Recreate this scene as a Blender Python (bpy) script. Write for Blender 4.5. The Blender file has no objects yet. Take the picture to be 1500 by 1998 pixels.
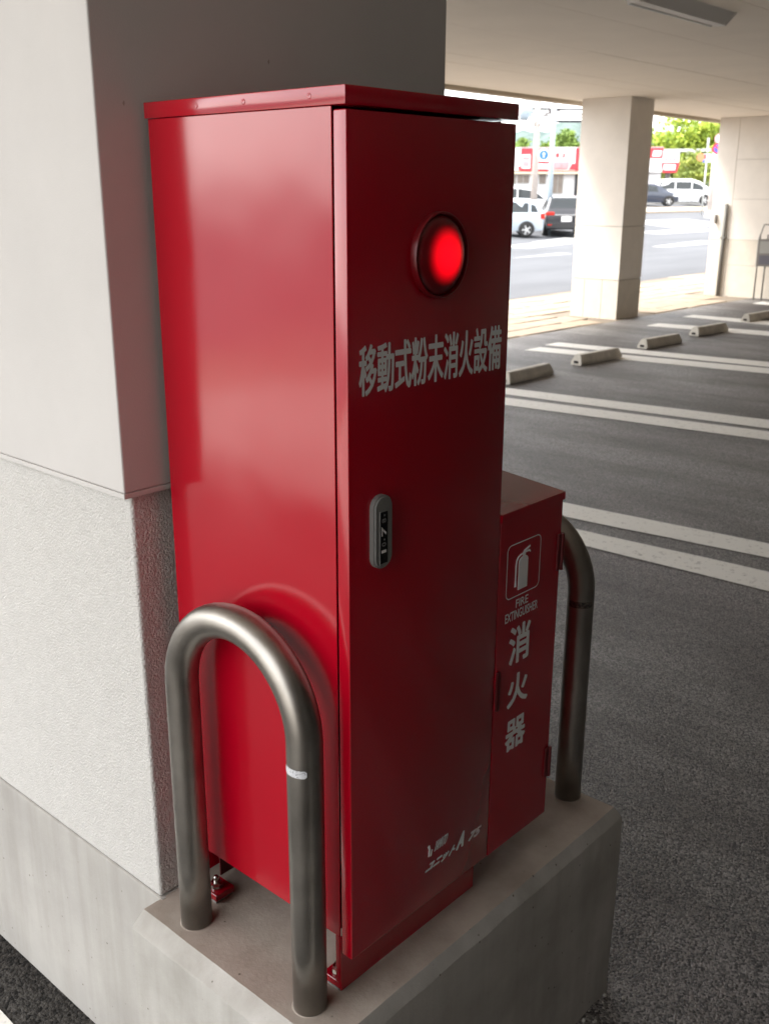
import bpy, bmesh, math, random
from mathutils import Vector, Matrix
from math import sin, cos, pi, radians as RAD
random.seed(7)
S = bpy.context.scene
COL = S.collection

# ------------------------------------------------------------------ camera
CAM = Vector((-1.0319, -0.9991, 1.3601))
CR = Vector((0.66876812, -0.74346022, 0.00401122))
CU = Vector((0.2208949, 0.20384842, 0.9537564))
CF = Vector((0.70989763, 0.63695582, -0.30055389))
FPX = 1963.0
cam = bpy.data.cameras.new('camera')
camo = bpy.data.objects.new('camera', cam)
COL.objects.link(camo)
camo.matrix_world = Matrix(((CR.x, CU.x, -CF.x, CAM.x), (CR.y, CU.y, -CF.y, CAM.y), (CR.z, CU.z, -CF.z, CAM.z), (0, 0, 0, 1)))
cam.sensor_fit = 'VERTICAL'
cam.sensor_height = 36.0
cam.lens = 36.0 * FPX / 1998.0
cam.clip_start = 0.05
cam.clip_end = 3000
cam.dof.use_dof = True
cam.dof.focus_distance = 1.75
cam.dof.aperture_fstop = 9.0
S.camera = camo

# ------------------------------------------------------------------ world and sun
SUN_EL, SUN_AZ = RAD(58), RAD(-35)          # azimuth from +Y towards +X
w = bpy.data.worlds.new('World')
S.world = w
w.use_nodes = True
nt = w.node_tree
nt.nodes.clear()
wo = nt.nodes.new('ShaderNodeOutputWorld')
bg = nt.nodes.new('ShaderNodeBackground')
sky = nt.nodes.new('ShaderNodeTexSky')
sky.sky_type = 'NISHITA'
sky.sun_disc = False
sky.sun_elevation = SUN_EL
sky.sun_rotation = SUN_AZ
sky.air_density = 1.0
sky.dust_density = 3.0
sky.ozone_density = 1.0
tc = nt.nodes.new('ShaderNodeTexCoord')
nz = nt.nodes.new('ShaderNodeTexNoise')
nz.inputs['Scale'].default_value = 2.6
nz.inputs['Detail'].default_value = 7
mp = nt.nodes.new('ShaderNodeMapping')
mp.inputs['Scale'].default_value = (1, 1, 2.6)
rp = nt.nodes.new('ShaderNodeValToRGB')
rp.color_ramp.elements[0].position = 0.30
rp.color_ramp.elements[0].color = (.45, .45, .45, 1)
rp.color_ramp.elements[1].position = 0.62
rp.color_ramp.elements[1].color = (.95, .95, .95, 1)
mx = nt.nodes.new('ShaderNodeMixRGB')
mx.inputs['Color2'].default_value = (9.6, 9.5, 9.35, 1)     # thin bright cloud layer
nt.links.new(tc.outputs['Generated'], mp.inputs['Vector'])
nt.links.new(mp.outputs['Vector'], nz.inputs['Vector'])
nt.links.new(nz.outputs['Fac'], rp.inputs['Fac'])
nt.links.new(rp.outputs['Color'], mx.inputs['Fac'])
nt.links.new(sky.outputs['Color'], mx.inputs['Color1'])
nt.links.new(mx.outputs['Color'], bg.inputs['Color'])
bg.inputs['Strength'].default_value = 0.10
nt.links.new(bg.outputs['Background'], wo.inputs['Surface'])

sl = bpy.data.lights.new('sun', 'SUN')
sl.energy = 1.2
sl.angle = RAD(14)
sl.color = (1.0, .95, .88)
so = bpy.data.objects.new('sun', sl)
COL.objects.link(so)
sd = Vector((sin(SUN_AZ) * cos(SUN_EL), cos(SUN_AZ) * cos(SUN_EL), sin(SUN_EL)))
so.rotation_euler = (-sd).to_track_quat('-Z', 'Y').to_euler()

# ------------------------------------------------------------------ exposure
S.view_settings.view_transform = 'Standard'
S.view_settings.look = 'None'
S.view_settings.exposure = 2.42
S.view_settings.gamma = 1.0
S.view_settings.use_curve_mapping = False
S.render.engine = 'CYCLES'
S.cycles.use_denoising = True
S.cycles.max_bounces = 10
S.cycles.diffuse_bounces = 7
S.cycles.glossy_bounces = 5
S.cycles.caustics_reflective = False
S.cycles.caustics_refractive = False
S.cycles.sample_clamp_indirect = 12

# ------------------------------------------------------------------ measuring helpers (pixels of the 1500 px photo -> places)
GP = [(-1e4, -.53), (16, -.53), (24, -.36), (36, .75), (60, 1.6), (400, 4), (1e5, 4)]
def gz(y):
    for (a, za), (b, zb) in zip(GP, GP[1:]):
        if y <= b:
            return za + (zb - za) * (y - a) / (b - a)
def ray(px, py):
    return CF + CR * ((px - 750) / FPX) - CU * ((py - 999) / FPX)
def at(px, py, r):
    d = ray(px, py)
    h = math.hypot(d.x, d.y)
    return CAM + d * (r / h)
def onground(px, py):
    d = ray(px, py)
    t = 5.0
    while t < 400:
        p = CAM + d * t
        if p.z <= gz(p.y):
            return p
        t += .05
    return p
def face_rot(px):
    """z rotation that turns local -Y towards the camera for things seen at column px"""
    d = ray(px, 385)
    return math.atan2(d.y, d.x) - pi / 2

# ------------------------------------------------------------------ materials
MATS = {}
def mat(name, col, rough=.5, metal=0.0, var=0.0, vscale=5.0, bump=0.0, bscale=50.0, bdist=.002, spec=.5, coat=0.0,
        col2=None, lo=.35, hi=.65, stretch=(1, 1, 1), rvar=0.0, vor=False, detail=6, crough=.03):
    if name in MATS:
        return MATS[name]
    m = bpy.data.materials.new(name)
    m.use_nodes = True
    t = m.node_tree
    b = t.nodes['Principled BSDF']
    b.inputs['Base Color'].default_value = (*col, 1)
    b.inputs['Roughness'].default_value = rough
    b.inputs['Metallic'].default_value = metal
    b.inputs['Specular IOR Level'].default_value = spec
    b.inputs['Coat Weight'].default_value = coat
    b.inputs['Coat Roughness'].default_value = crough
    c = t.nodes.new('ShaderNodeTexCoord')
    mpn = t.nodes.new('ShaderNodeMapping')
    mpn.inputs['Scale'].default_value = stretch
    g = t.nodes.new('ShaderNodeNewGeometry')
    t.links.new(g.outputs['Position'], mpn.inputs['Vector'])
    if var > 0 or col2:
        n = t.nodes.new('ShaderNodeTexNoise')
        n.inputs['Scale'].default_value = vscale
        n.inputs['Detail'].default_value = detail
        n.inputs['Roughness'].default_value = .6
        r = t.nodes.new('ShaderNodeValToRGB')
        r.color_ramp.elements[0].position = lo
        r.color_ramp.elements[1].position = hi
        c2 = col2 if col2 else tuple(x * (1 - var) for x in col)
        r.color_ramp.elements[0].color = (*c2, 1)
        r.color_ramp.elements[1].color = (*col, 1)
        t.links.new(mpn.outputs['Vector'], n.inputs['Vector'])
        t.links.new(n.outputs['Fac'], r.inputs['Fac'])
        t.links.new(r.outputs['Color'], b.inputs['Base Color'])
        if rvar:
            mr = t.nodes.new('ShaderNodeMapRange')
            mr.inputs['To Min'].default_value = rough - rvar
            mr.inputs['To Max'].default_value = rough + rvar
            t.links.new(n.outputs['Fac'], mr.inputs['Value'])
            t.links.new(mr.outputs['Result'], b.inputs['Roughness'])
    if bump > 0:
        if vor:
            n2 = t.nodes.new('ShaderNodeTexVoronoi')
            outp = n2.outputs['Distance']
        else:
            n2 = t.nodes.new('ShaderNodeTexNoise')
            n2.inputs['Detail'].default_value = 4
            outp = n2.outputs['Fac']
        n2.inputs['Scale'].default_value = bscale
        t.links.new(g.outputs['Position'], n2.inputs['Vector'])
        bp = t.nodes.new('ShaderNodeBump')
        bp.inputs['Strength'].default_value = bump
        bp.inputs['Distance'].default_value = bdist
        t.links.new(outp, bp.inputs['Height'])
        t.links.new(bp.outputs['Normal'], b.inputs['Normal'])
    MATS[name] = m
    return m

def asphalt(name, base, light, bscale, patch, spec=.5):
    """dark binder, paler stones, patchy wear"""
    m = bpy.data.materials.new(name)
    m.use_nodes = True
    t = m.node_tree
    b = t.nodes['Principled BSDF']
    b.inputs['Roughness'].default_value = .58
    b.inputs['Specular IOR Level'].default_value = spec
    g = t.nodes.new('ShaderNodeNewGeometry')
    v = t.nodes.new('ShaderNodeTexVoronoi')
    v.inputs['Scale'].default_value = bscale
    v.inputs['Randomness'].default_value = 1
    sep = t.nodes.new('ShaderNodeSeparateColor')
    ramp = t.nodes.new('ShaderNodeValToRGB')
    ramp.color_ramp.elements[0].position = .1
    ramp.color_ramp.elements[0].color = (*base, 1)
    ramp.color_ramp.elements[1].position = .98
    ramp.color_ramp.elements[1].color = (*light, 1)
    n = t.nodes.new('ShaderNodeTexNoise')
    n.inputs['Scale'].default_value = patch
    n.inputs['Detail'].default_value = 9
    n.inputs['Roughness'].default_value = .65
    mpn = t.nodes.new('ShaderNodeMapping')
    mpn.inputs['Scale'].default_value = (1.6, .45, 1)
    r2 = t.nodes.new('ShaderNodeValToRGB')
    r2.color_ramp.elements[0].position = .40
    r2.color_ramp.elements[0].color = (.52, .48, .455, 1)
    r2.color_ramp.elements[1].position = .61
    r2.color_ramp.elements[1].color = (1.2, 1.18, 1.16, 1)
    mul = t.nodes.new('ShaderNodeMixRGB')
    mul.blend_type = 'MULTIPLY'
    mul.inputs['Fac'].default_value = 1
    bp = t.nodes.new('ShaderNodeBump')
    bp.inputs['Strength'].default_value = .95
    bp.inputs['Distance'].default_value = .0035
    n3 = t.nodes.new('ShaderNodeTexVoronoi')
    n3.inputs['Scale'].default_value = bscale * 2.1
    add = t.nodes.new('ShaderNodeMath')
    add.operation = 'MULTIPLY_ADD'
    add.inputs[1].default_value = -.5
    L = t.links.new
    L(g.outputs['Position'], v.inputs['Vector'])
    L(g.outputs['Position'], n3.inputs['Vector'])
    L(g.outputs['Position'], mpn.inputs['Vector'])
    L(mpn.outputs['Vector'], n.inputs['Vector'])
    L(v.outputs['Color'], sep.inputs['Color'])
    L(sep.outputs['Red'], ramp.inputs['Fac'])
    L(n.outputs['Fac'], r2.inputs['Fac'])
    L(ramp.outputs['Color'], mul.inputs['Color1'])
    L(r2.outputs['Color'], mul.inputs['Color2'])
    # broad tyre-worn and dusty areas
    n4 = t.nodes.new('ShaderNodeTexNoise')
    n4.inputs['Scale'].default_value = .42
    n4.inputs['Detail'].default_value = 6
    n4.inputs['Distortion'].default_value = .6
    r4 = t.nodes.new('ShaderNodeValToRGB')
    r4.color_ramp.elements[0].position = .38
    r4.color_ramp.elements[0].color = (.72, .665, .665, 1)
    r4.color_ramp.elements[1].position = .60
    r4.color_ramp.elements[1].color = (1.15, 1.15, 1.14, 1)
    mul2 = t.nodes.new('ShaderNodeMixRGB')
    mul2.blend_type = 'MULTIPLY'
    mul2.inputs['Fac'].default_value = 1
    L(mpn.outputs['Vector'], n4.inputs['Vector'])
    L(n4.outputs['Fac'], r4.inputs['Fac'])
    L(mul.outputs['Color'], mul2.inputs['Color1'])
    L(r4.outputs['Color'], mul2.inputs['Color2'])
    L(mul2.outputs['Color'], b.inputs['Base Color'])
    inv = t.nodes.new('ShaderNodeMath')
    inv.operation = 'SUBTRACT'
    L(sep.outputs['Green'], inv.inputs[0])
    L(v.outputs['Distance'], inv.inputs[1])
    L(n3.outputs['Distance'], add.inputs[0])
    L(inv.outputs['Value'], add.inputs[2])
    L(add.outputs['Value'], bp.inputs['Height'])
    L(bp.outputs['Normal'], b.inputs['Normal'])
    return m

def concrete(name, base, dark, streak=True):
    m = bpy.data.materials.new(name)
    m.use_nodes = True
    t = m.node_tree
    L = t.links.new
    b = t.nodes['Principled BSDF']
    b.inputs['Roughness'].default_value = .82
    b.inputs['Specular IOR Level'].default_value = .3
    g = t.nodes.new('ShaderNodeNewGeometry')
    def noise(sc, det, stretch):
        mp_ = t.nodes.new('ShaderNodeMapping')
        mp_.inputs['Scale'].default_value = stretch
        n_ = t.nodes.new('ShaderNodeTexNoise')
        n_.inputs['Scale'].default_value = sc
        n_.inputs['Detail'].default_value = det
        n_.inputs['Roughness'].default_value = .6
        L(g.outputs['Position'], mp_.inputs['Vector'])
        L(mp_.outputs['Vector'], n_.inputs['Vector'])
        return n_
    n1 = noise(5, 8, (1, 1, 1))
    r1 = t.nodes.new('ShaderNodeValToRGB')
    r1.color_ramp.elements[0].position = .33
    r1.color_ramp.elements[1].position = .66
    r1.color_ramp.elements[0].color = (*dark, 1)
    r1.color_ramp.elements[1].color = (*base, 1)
    L(n1.outputs['Fac'], r1.inputs['Fac'])
    col = r1.outputs['Color']
    if streak:
        n2 = noise(16, 4, (1, 1, .07))
        r2 = t.nodes.new('ShaderNodeValToRGB')
        r2.color_ramp.elements[0].position = .36
        r2.color_ramp.elements[0].color = (.92, .915, .90, 1)
        r2.color_ramp.elements[1].position = .62
        r2.color_ramp.elements[1].color = (1.05, 1.05, 1.05, 1)
        L(n2.outputs['Fac'], r2.inputs['Fac'])
        mu = t.nodes.new('ShaderNodeMixRGB')
        mu.blend_type = 'MULTIPLY'
        mu.inputs['Fac'].default_value = 1
        L(col, mu.inputs['Color1'])
        L(r2.outputs['Color'], mu.inputs['Color2'])
        col = mu.outputs['Color']
    # small air holes and grit
    v = t.nodes.new('ShaderNodeTexVoronoi')
    v.inputs['Scale'].default_value = 38
    L(g.outputs['Position'], v.inputs['Vector'])
    n5 = noise(14, 2, (1, 1, 1))
    r3 = t.nodes.new('ShaderNodeValToRGB')
    r3.color_ramp.elements[0].position = .06
    r3.color_ramp.elements[0].color = (.35, .33, .30, 1)
    r3.color_ramp.elements[1].position = .11
    r3.color_ramp.elements[1].color = (1, 1, 1, 1)
    L(v.outputs['Distance'], r3.inputs['Fac'])
    r5 = t.nodes.new('ShaderNodeValToRGB')
    r5.color_ramp.elements[0].position = .50
    r5.color_ramp.elements[1].position = .56
    L(n5.outputs['Fac'], r5.inputs['Fac'])
    mu2 = t.nodes.new('ShaderNodeMixRGB')
    mu2.blend_type = 'MULTIPLY'
    L(r5.outputs['Color'], mu2.inputs['Fac'])
    L(col, mu2.inputs['Color1'])
    L(r3.outputs['Color'], mu2.inputs['Color2'])
    L(mu2.outputs['Color'], b.inputs['Base Color'])
    n6 = noise(120, 6, (1, 1, 1))
    bp = t.nodes.new('ShaderNodeBump')
    bp.inputs['Strength'].default_value = .35
    bp.inputs['Distance'].default_value = .002
    L(n6.outputs['Fac'], bp.inputs['Height'])
    L(bp.outputs['Normal'], b.inputs['Normal'])
    return m

M_RED = mat('red_paint', (.36, .0004, .0105), rough=.17, spec=.45, coat=.75, crough=.14)
def sheet_relief(m):
    # slightly uneven sheet metal under an orange-peel coat
    t = m.node_tree
    b = t.nodes['Principled BSDF']
    g = t.nodes.new('ShaderNodeNewGeometry')
    n1 = t.nodes.new('ShaderNodeTexNoise')
    n1.inputs['Scale'].default_value = 3.2
    n1.inputs['Detail'].default_value = 1.5
    n2 = t.nodes.new('ShaderNodeTexNoise')
    n2.inputs['Scale'].default_value = 320
    n2.inputs['Detail'].default_value = 2
    b1 = t.nodes.new('ShaderNodeBump')
    b1.inputs['Strength'].default_value = 1.0
    b1.inputs['Distance'].default_value = .0042
    b2 = t.nodes.new('ShaderNodeBump')
    b2.inputs['Strength'].default_value = .06
    b2.inputs['Distance'].default_value = .0004
    n3 = t.nodes.new('ShaderNodeTexNoise')
    n3.inputs['Scale'].default_value = 6
    n3.inputs['Detail'].default_value = 8
    mr_ = t.nodes.new('ShaderNodeMapRange')
    mr_.inputs['From Min'].default_value = .35
    mr_.inputs['From Max'].default_value = .7
    mr_.inputs['To Min'].default_value = .14
    mr_.inputs['To Max'].default_value = .22
    for n in (n1, n2, n3):
        t.links.new(g.outputs['Position'], n.inputs['Vector'])
    t.links.new(n3.outputs['Fac'], mr_.inputs['Value'])
    t.links.new(mr_.outputs['Result'], b.inputs['Roughness'])
    t.links.new(n1.outputs['Fac'], b1.inputs['Height'])
    t.links.new(n2.outputs['Fac'], b2.inputs['Height'])
    t.links.new(b1.outputs['Normal'], b2.inputs['Normal'])
    t.links.new(b2.outputs['Normal'], b.inputs['Normal'])
    t.links.new(b1.outputs['Normal'], b.inputs['Coat Normal'])
sheet_relief(M_RED)
M_REDDK = mat('red_plastic', (.16, .003, .007), rough=.3)
M_BLACK = mat('gap_shade_black', (.012, .008, .008), rough=.8)  # near-black colour standing for the shade in gaps and holes
M_DARKRED = mat('inner_red', (.09, .002, .004), rough=.6)
M_PRINT = mat('white_print', (.80, .79, .79), rough=.5)
M_PRINTDIM = mat('grey_print', (.20, .20, .20), rough=.5)
M_STEEL = mat('brushed_steel', (.385, .36, .325), rough=.38, metal=1.0, var=.35, vscale=7, lo=.3, hi=.7, bump=.12, bscale=500, bdist=.0004, rvar=.09)
M_BOLT = mat('bolt_steel', (.62, .60, .57), rough=.22, metal=1.0)
M_LOCK = mat('lock_metal', (.21, .21, .20), rough=.42, metal=.15)
M_LOCKWIN = mat('lock_window', (.006, .006, .007), rough=.15)
M_STICK = mat('silver_sticker', (.72, .73, .75), rough=.35, col2=(.03, .035, .06), vscale=230, lo=.34, hi=.44, metal=.3)
M_STICKDK = mat('worn_sticker', (.16, .14, .12), rough=.4, col2=(.02, .02, .02), vscale=180, lo=.42, hi=.58)
M_CLAD = mat('cladding_paint', (.515, .495, .47), rough=.72, var=.07, vscale=3, bump=.25, bscale=330, bdist=.0012)
M_STUCCO = mat('stucco_paint', (.53, .515, .485), rough=.88, var=.08, vscale=60, bump=.9, bscale=215, bdist=.0048)
M_FOOT = concrete('footing_concrete', (.385, .37, .342), (.325, .31, .288))
M_PLINTH = concrete('plinth_concrete', (.44, .425, .395), (.33, .315, .285))
M_CEIL = mat('ceiling_board', (.90, .835, .745), rough=.85, var=.05, vscale=1.2, bump=.1, bscale=80, bdist=.002)
M_BEAM = mat('edge_beam_paint', (.50, .44, .36), rough=.8, var=.08, vscale=2)
M_PILLAR = mat('beige_tile', (.76, .71, .645), rough=.6, var=.06, vscale=3.5, bump=.08, bscale=120, bdist=.001)
M_PILLAR2 = mat('beige_tile_base', (.68, .62, .53), rough=.65, var=.1, vscale=5, bump=.08, bscale=120, bdist=.001)
M_JOINT = mat('joint_filler', (.32, .29, .25), rough=.9)
M_ASPH = asphalt('parking_asphalt', (.034, .0335, .0335), (.31, .302, .295), 175, .9)
M_ROAD = mat('road_asphalt', (.126, .131, .142), spec=.15, rough=.85, var=.22, vscale=.6, stretch=(.3, 1, 1), bump=.3, bscale=60, bdist=.004)
M_LOT = mat('lot_asphalt', (.122, .122, .12), spec=.15, rough=.9, var=.2, vscale=.3)
M_LINE = mat('parking_line_paint', (.80, .78, .73), rough=.72, col2=(.42, .40, .37), vscale=34, lo=.27, hi=.43, bump=.4, bscale=130, bdist=.003)
M_RLINE = mat('road_line_paint', (.36, .36, .36), rough=.8, spec=.2, var=.2, vscale=5)
M_STOP = mat('wheel_stop_concrete', (.62, .58, .51), rough=.85, var=.25, vscale=7, bump=.4, bscale=90, bdist=.003)
M_PAVE = [mat('paver_cream', (.33, .27, .205), rough=.85, var=.15, vscale=4, bump=.4, bscale=30, bdist=.006),
          mat('paver_sand', (.35, .28, .205), rough=.85, var=.18, vscale=5, bump=.4, bscale=30, bdist=.006),
          mat('paver_tan', (.25, .20, .145), rough=.85, var=.2, vscale=6, bump=.4, bscale=30, bdist=.006),
          mat('paver_peach', (.36, .24, .155), rough=.85, var=.2, vscale=6, bump=.4, bscale=30, bdist=.006)]
M_PAVEJ = mat('paving_mortar', (.21, .172, .13), rough=.9, var=.2, vscale=3)
M_BOUNCEWALL = mat('bounce_wall_pale', (.62, .58, .53), rough=.9, var=.2, vscale=2)  # pale so that the two unseen walls bounce fill light
M_PIPE = mat('drain_pipe_paint', (.17, .165, .15), rough=.5)
M_GREYBOX = mat('grey_board', (.33, .32, .31), rough=.5)
M_LAMPBODY = mat('fixture_grey', (.80, .78, .75), rough=.55)
M_LAMPEND = mat('fixture_white', (.75, .73, .69), rough=.5)
M_TUBE = mat('fixture_tube', (.85, .84, .82), rough=.3)
M_WHITE = mat('white_sheet', (.80, .79, .78), rough=.5, var=.06, vscale=2)
M_SIGNRED = mat('sign_red', (.62, .035, .05), rough=.45)
M_SIGNPINK = mat('sign_print_pink', (.62, .30, .32), rough=.5)
M_BLUE = mat('sign_blue', (.02, .16, .55), rough=.4)
M_VIOLET = mat('sign_deep_blue', (.08, .10, .50), rough=.4)
M_ORANGE = mat('sign_orange', (.75, .25, .12), rough=.45)
M_CONC = mat('pole_concrete', (.52, .46, .42), rough=.85, var=.12, vscale=3)
M_POLEBLUE = mat('pole_bluegrey', (.42, .50, .56), rough=.5)
M_POLEDK = mat('pole_dark', (.13, .11, .11), rough=.6)
M_WIRE = mat('wire_black', (.06, .06, .065), rough=.6)
M_GREYP = mat('pale_grey_paint', (.55, .56, .54), rough=.6)
M_TRANS = mat('transformer_grey', (.42, .50, .56), rough=.5)
M_WALLP = mat('shop_wall', (.66, .65, .66), rough=.8, var=.05, vscale=2)
M_SHOPGLASS = mat('shop_glass', (.24, .20, .17), rough=.2, var=.35, vscale=.8)
M_AWN = mat('shop_soffit', (.75, .58, .42), rough=.7)
M_ROOF = mat('roof_sheet', (.45, .44, .44), rough=.7)
M_TYRE = mat('tyre_rubber', (.02, .02, .02), rough=.85)
M_RIM = mat('rim_silver', (.62, .63, .64), rough=.35, metal=.6)
M_RIMY = mat('rim_yellow', (.72, .48, .06), rough=.45)
M_GLASS = mat('car_glass', (.06, .07, .075), rough=.08, spec=.8)
M_CWHITE = mat('car_white', (.78, .79, .80), rough=.25, coat=.4)
M_CSILV = mat('car_pale_silver', (.50, .57, .63), rough=.3, metal=.25, coat=.4)
M_CBLACK = mat('car_black', (.022, .022, .028), rough=.28, coat=.5)
M_CNAVY = mat('car_dark_blue', (.035, .045, .07), rough=.28, coat=.5)
M_TRIM = mat('black_trim', (.03, .03, .032), rough=.6)
M_TAIL = mat('tail_lamp_red', (.55, .03, .02), rough=.2)
M_HEAD = mat('head_lamp_clear', (.7, .72, .73), rough=.12)
M_CHROME = mat('chrome', (.8, .8, .8), rough=.15, metal=1)
M_BARK = mat('bark', (.10, .075, .05), rough=.9, var=.3, vscale=6)
M_LEAF_Y = mat('leaf_yellow_green', (.42, .50, .05), rough=.6, col2=(.20, .30, .03), vscale=1.3, lo=.38, hi=.62)
M_LEAF_G = mat('leaf_green', (.36, .40, .07), rough=.6, col2=(.17, .23, .05), vscale=1.1, lo=.38, hi=.62)
M_LEAF_F = mat('leaf_far', (.25, .36, .06), rough=.7, col2=(.14, .22, .05), vscale=.8)
M_HILL = mat('hill_woodland', (.12, .17, .15), rough=.95, col2=(.06, .095, .09), vscale=.05, bump=1, bscale=.12, bdist=4)
M_LENS = None

# ------------------------------------------------------------------ object helpers
def link(o, parent=None):
    COL.objects.link(o)
    if parent:
        o.parent = parent
    return o
def tag(o, label, cat, group=None):
    o['label'] = label
    o['category'] = cat
    if group:
        o['group'] = group
    return o
def empty(name, loc, rz=0, label=None, cat=None, group=None):
    o = bpy.data.objects.new(name, None)
    o.empty_display_size = .1
    COL.objects.link(o)
    o.location = loc
    o.rotation_euler = (0, 0, rz)
    if label:
        tag(o, label, cat, group)
    return o
def mesh_from_bm(name, bm, m, smooth=False):
    me = bpy.data.meshes.new(name)
    bm.normal_update()
    bm.to_mesh(me)
    bm.free()
    me.materials.append(m)
    if smooth:
        for p in me.polygons:
            p.use_smooth = True
    return me
def obj(name, bm, m, parent=None, smooth=False, kind=None):
    """bm in world coordinates when the parent sits at the origin, else in the parent's frame"""
    o = bpy.data.objects.new(name, mesh_from_bm(name, bm, m, smooth))
    if kind:
        o['kind'] = kind
    return link(o, parent)
def B():
    return bmesh.new()
def add_box(bm, x0, x1, y0, y1, z0, z1, bev=0, seg=2):
    vs = [bm.verts.new(p) for p in ((x0, y0, z0), (x1, y0, z0), (x1, y1, z0), (x0, y1, z0), (x0, y0, z1), (x1, y0, z1), (x1, y1, z1), (x0, y1, z1))]
    fs = [bm.faces.new([vs[i] for i in q]) for q in ((0, 3, 2, 1), (4, 5, 6, 7), (0, 1, 5, 4), (1, 2, 6, 5), (2, 3, 7, 6), (3, 0, 4, 7))]
    if bev > 0:
        es = list({e for f in fs for e in f.edges})
        bmesh.ops.bevel(bm, geom=es, offset=bev, segments=seg, affect='EDGES', profile=.5)
    return bm
def box(*a, **k):
    return add_box(B(), *a, **k)
def add_prism(bm, pts, axis, a, b):
    """closed 2D outline extruded along axis from a to b (outline in the two other axes, cyclic order)"""
    def p3(p, t):
        return {0: (t, p[0], p[1]), 1: (p[0], t, p[1]), 2: (p[0], p[1], t)}[axis]
    v0 = [bm.verts.new(p3(p, a)) for p in pts]
    v1 = [bm.verts.new(p3(p, b)) for p in pts]
    n = len(pts)
    bm.faces.new(v0[::-1])
    bm.faces.new(v1)
    for i in range(n):
        j = (i + 1) % n
        bm.faces.new((v0[i], v0[j], v1[j], v1[i]))
    bmesh.ops.recalc_face_normals(bm, faces=bm.faces[:])
    return bm
def prism(*a):
    return add_prism(B(), *a)
def add_tube(bm, path, r, n=16, cap=True):
    path = [Vector(p) for p in path]
    rings = []
    up = None
    for i, p in enumerate(path):
        if i == 0:
            d = path[1] - p
        elif i == len(path) - 1:
            d = p - path[i - 1]
        else:
            d = (path[i + 1] - p).normalized() + (p - path[i - 1]).normalized()
        d.normalize()
        if up is None:
            up = Vector((1, 0, 0)) if abs(d.x) < .9 else Vector((0, 1, 0))
        s = d.cross(up).normalized()
        up = s.cross(d).normalized()
        rr = r[i] if isinstance(r, (list, tuple)) else r
        rings.append([bm.verts.new(p + (s * cos(2 * pi * k / n) + up * sin(2 * pi * k / n)) * rr) for k in range(n)])
    for a, b in zip(rings, rings[1:]):
        for k in range(n):
            bm.faces.new((a[k], a[(k + 1) % n], b[(k + 1) % n], b[k]))
    if cap:
        bm.faces.new(rings[0][::-1])
        bm.faces.new(rings[-1])
    bmesh.ops.recalc_face_normals(bm, faces=bm.faces[:])
    return bm
def tube(*a, **k):
    return add_tube(B(), *a, **k)
def add_lathe(bm, prof, axis_o, axis_d, n=48):
    """prof: list of (radius, distance along axis_d)"""
    o = Vector(axis_o)
    d = Vector(axis_d).normalized()
    a = d.orthogonal().normalized()
    b = d.cross(a)
    rings = []
    for r, h in prof:
        if r < 1e-6:
            rings.append([bm.verts.new(o + d * h)])
        else:
            rings.append([bm.verts.new(o + d * h + (a * cos(2 * pi * k / n) + b * sin(2 * pi * k / n)) * r) for k in range(n)])
    for p, q in zip(rings, rings[1:]):
        for k in range(n):
            k2 = (k + 1) % n
            if len(p) == 1 and len(q) == 1:
                continue
            if len(p) == 1:
                bm.faces.new((p[0], q[k], q[k2]))
            elif len(q) == 1:
                bm.faces.new((p[k], q[0], p[k2]))
            else:
                bm.faces.new((p[k], p[k2], q[k2], q[k]))
    bmesh.ops.recalc_face_normals(bm, faces=bm.faces[:])
    return bm
def lathe(*a, **k):
    return add_lathe(B(), *a, **k)
def quad(pts, th=0):
    bm = B()
    v = [bm.verts.new(p) for p in pts]
    f = bm.faces.new(v)
    bm.normal_update()
    if f.normal.z < 0 and abs(f.normal.z) > .5:
        bmesh.ops.reverse_faces(bm, faces=[f])
    return bm
def smooth_by_angle(o, ang=35):
    me = o.data
    for p in me.polygons:
        p.use_smooth = True
    bm = B()
    bm.from_mesh(me)
    for e in bm.edges:
        if len(e.link_faces) == 2 and e.calc_face_angle(0) > RAD(ang):
            e.smooth = False
    bm.to_mesh(me)
    bm.free()
    return o
def copy_tree(o, parent=None):
    c = o.copy()
    COL.objects.link(c)
    c.parent = parent
    for ch in list(o.children):
        copy_tree(ch, c)
    return c

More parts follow.
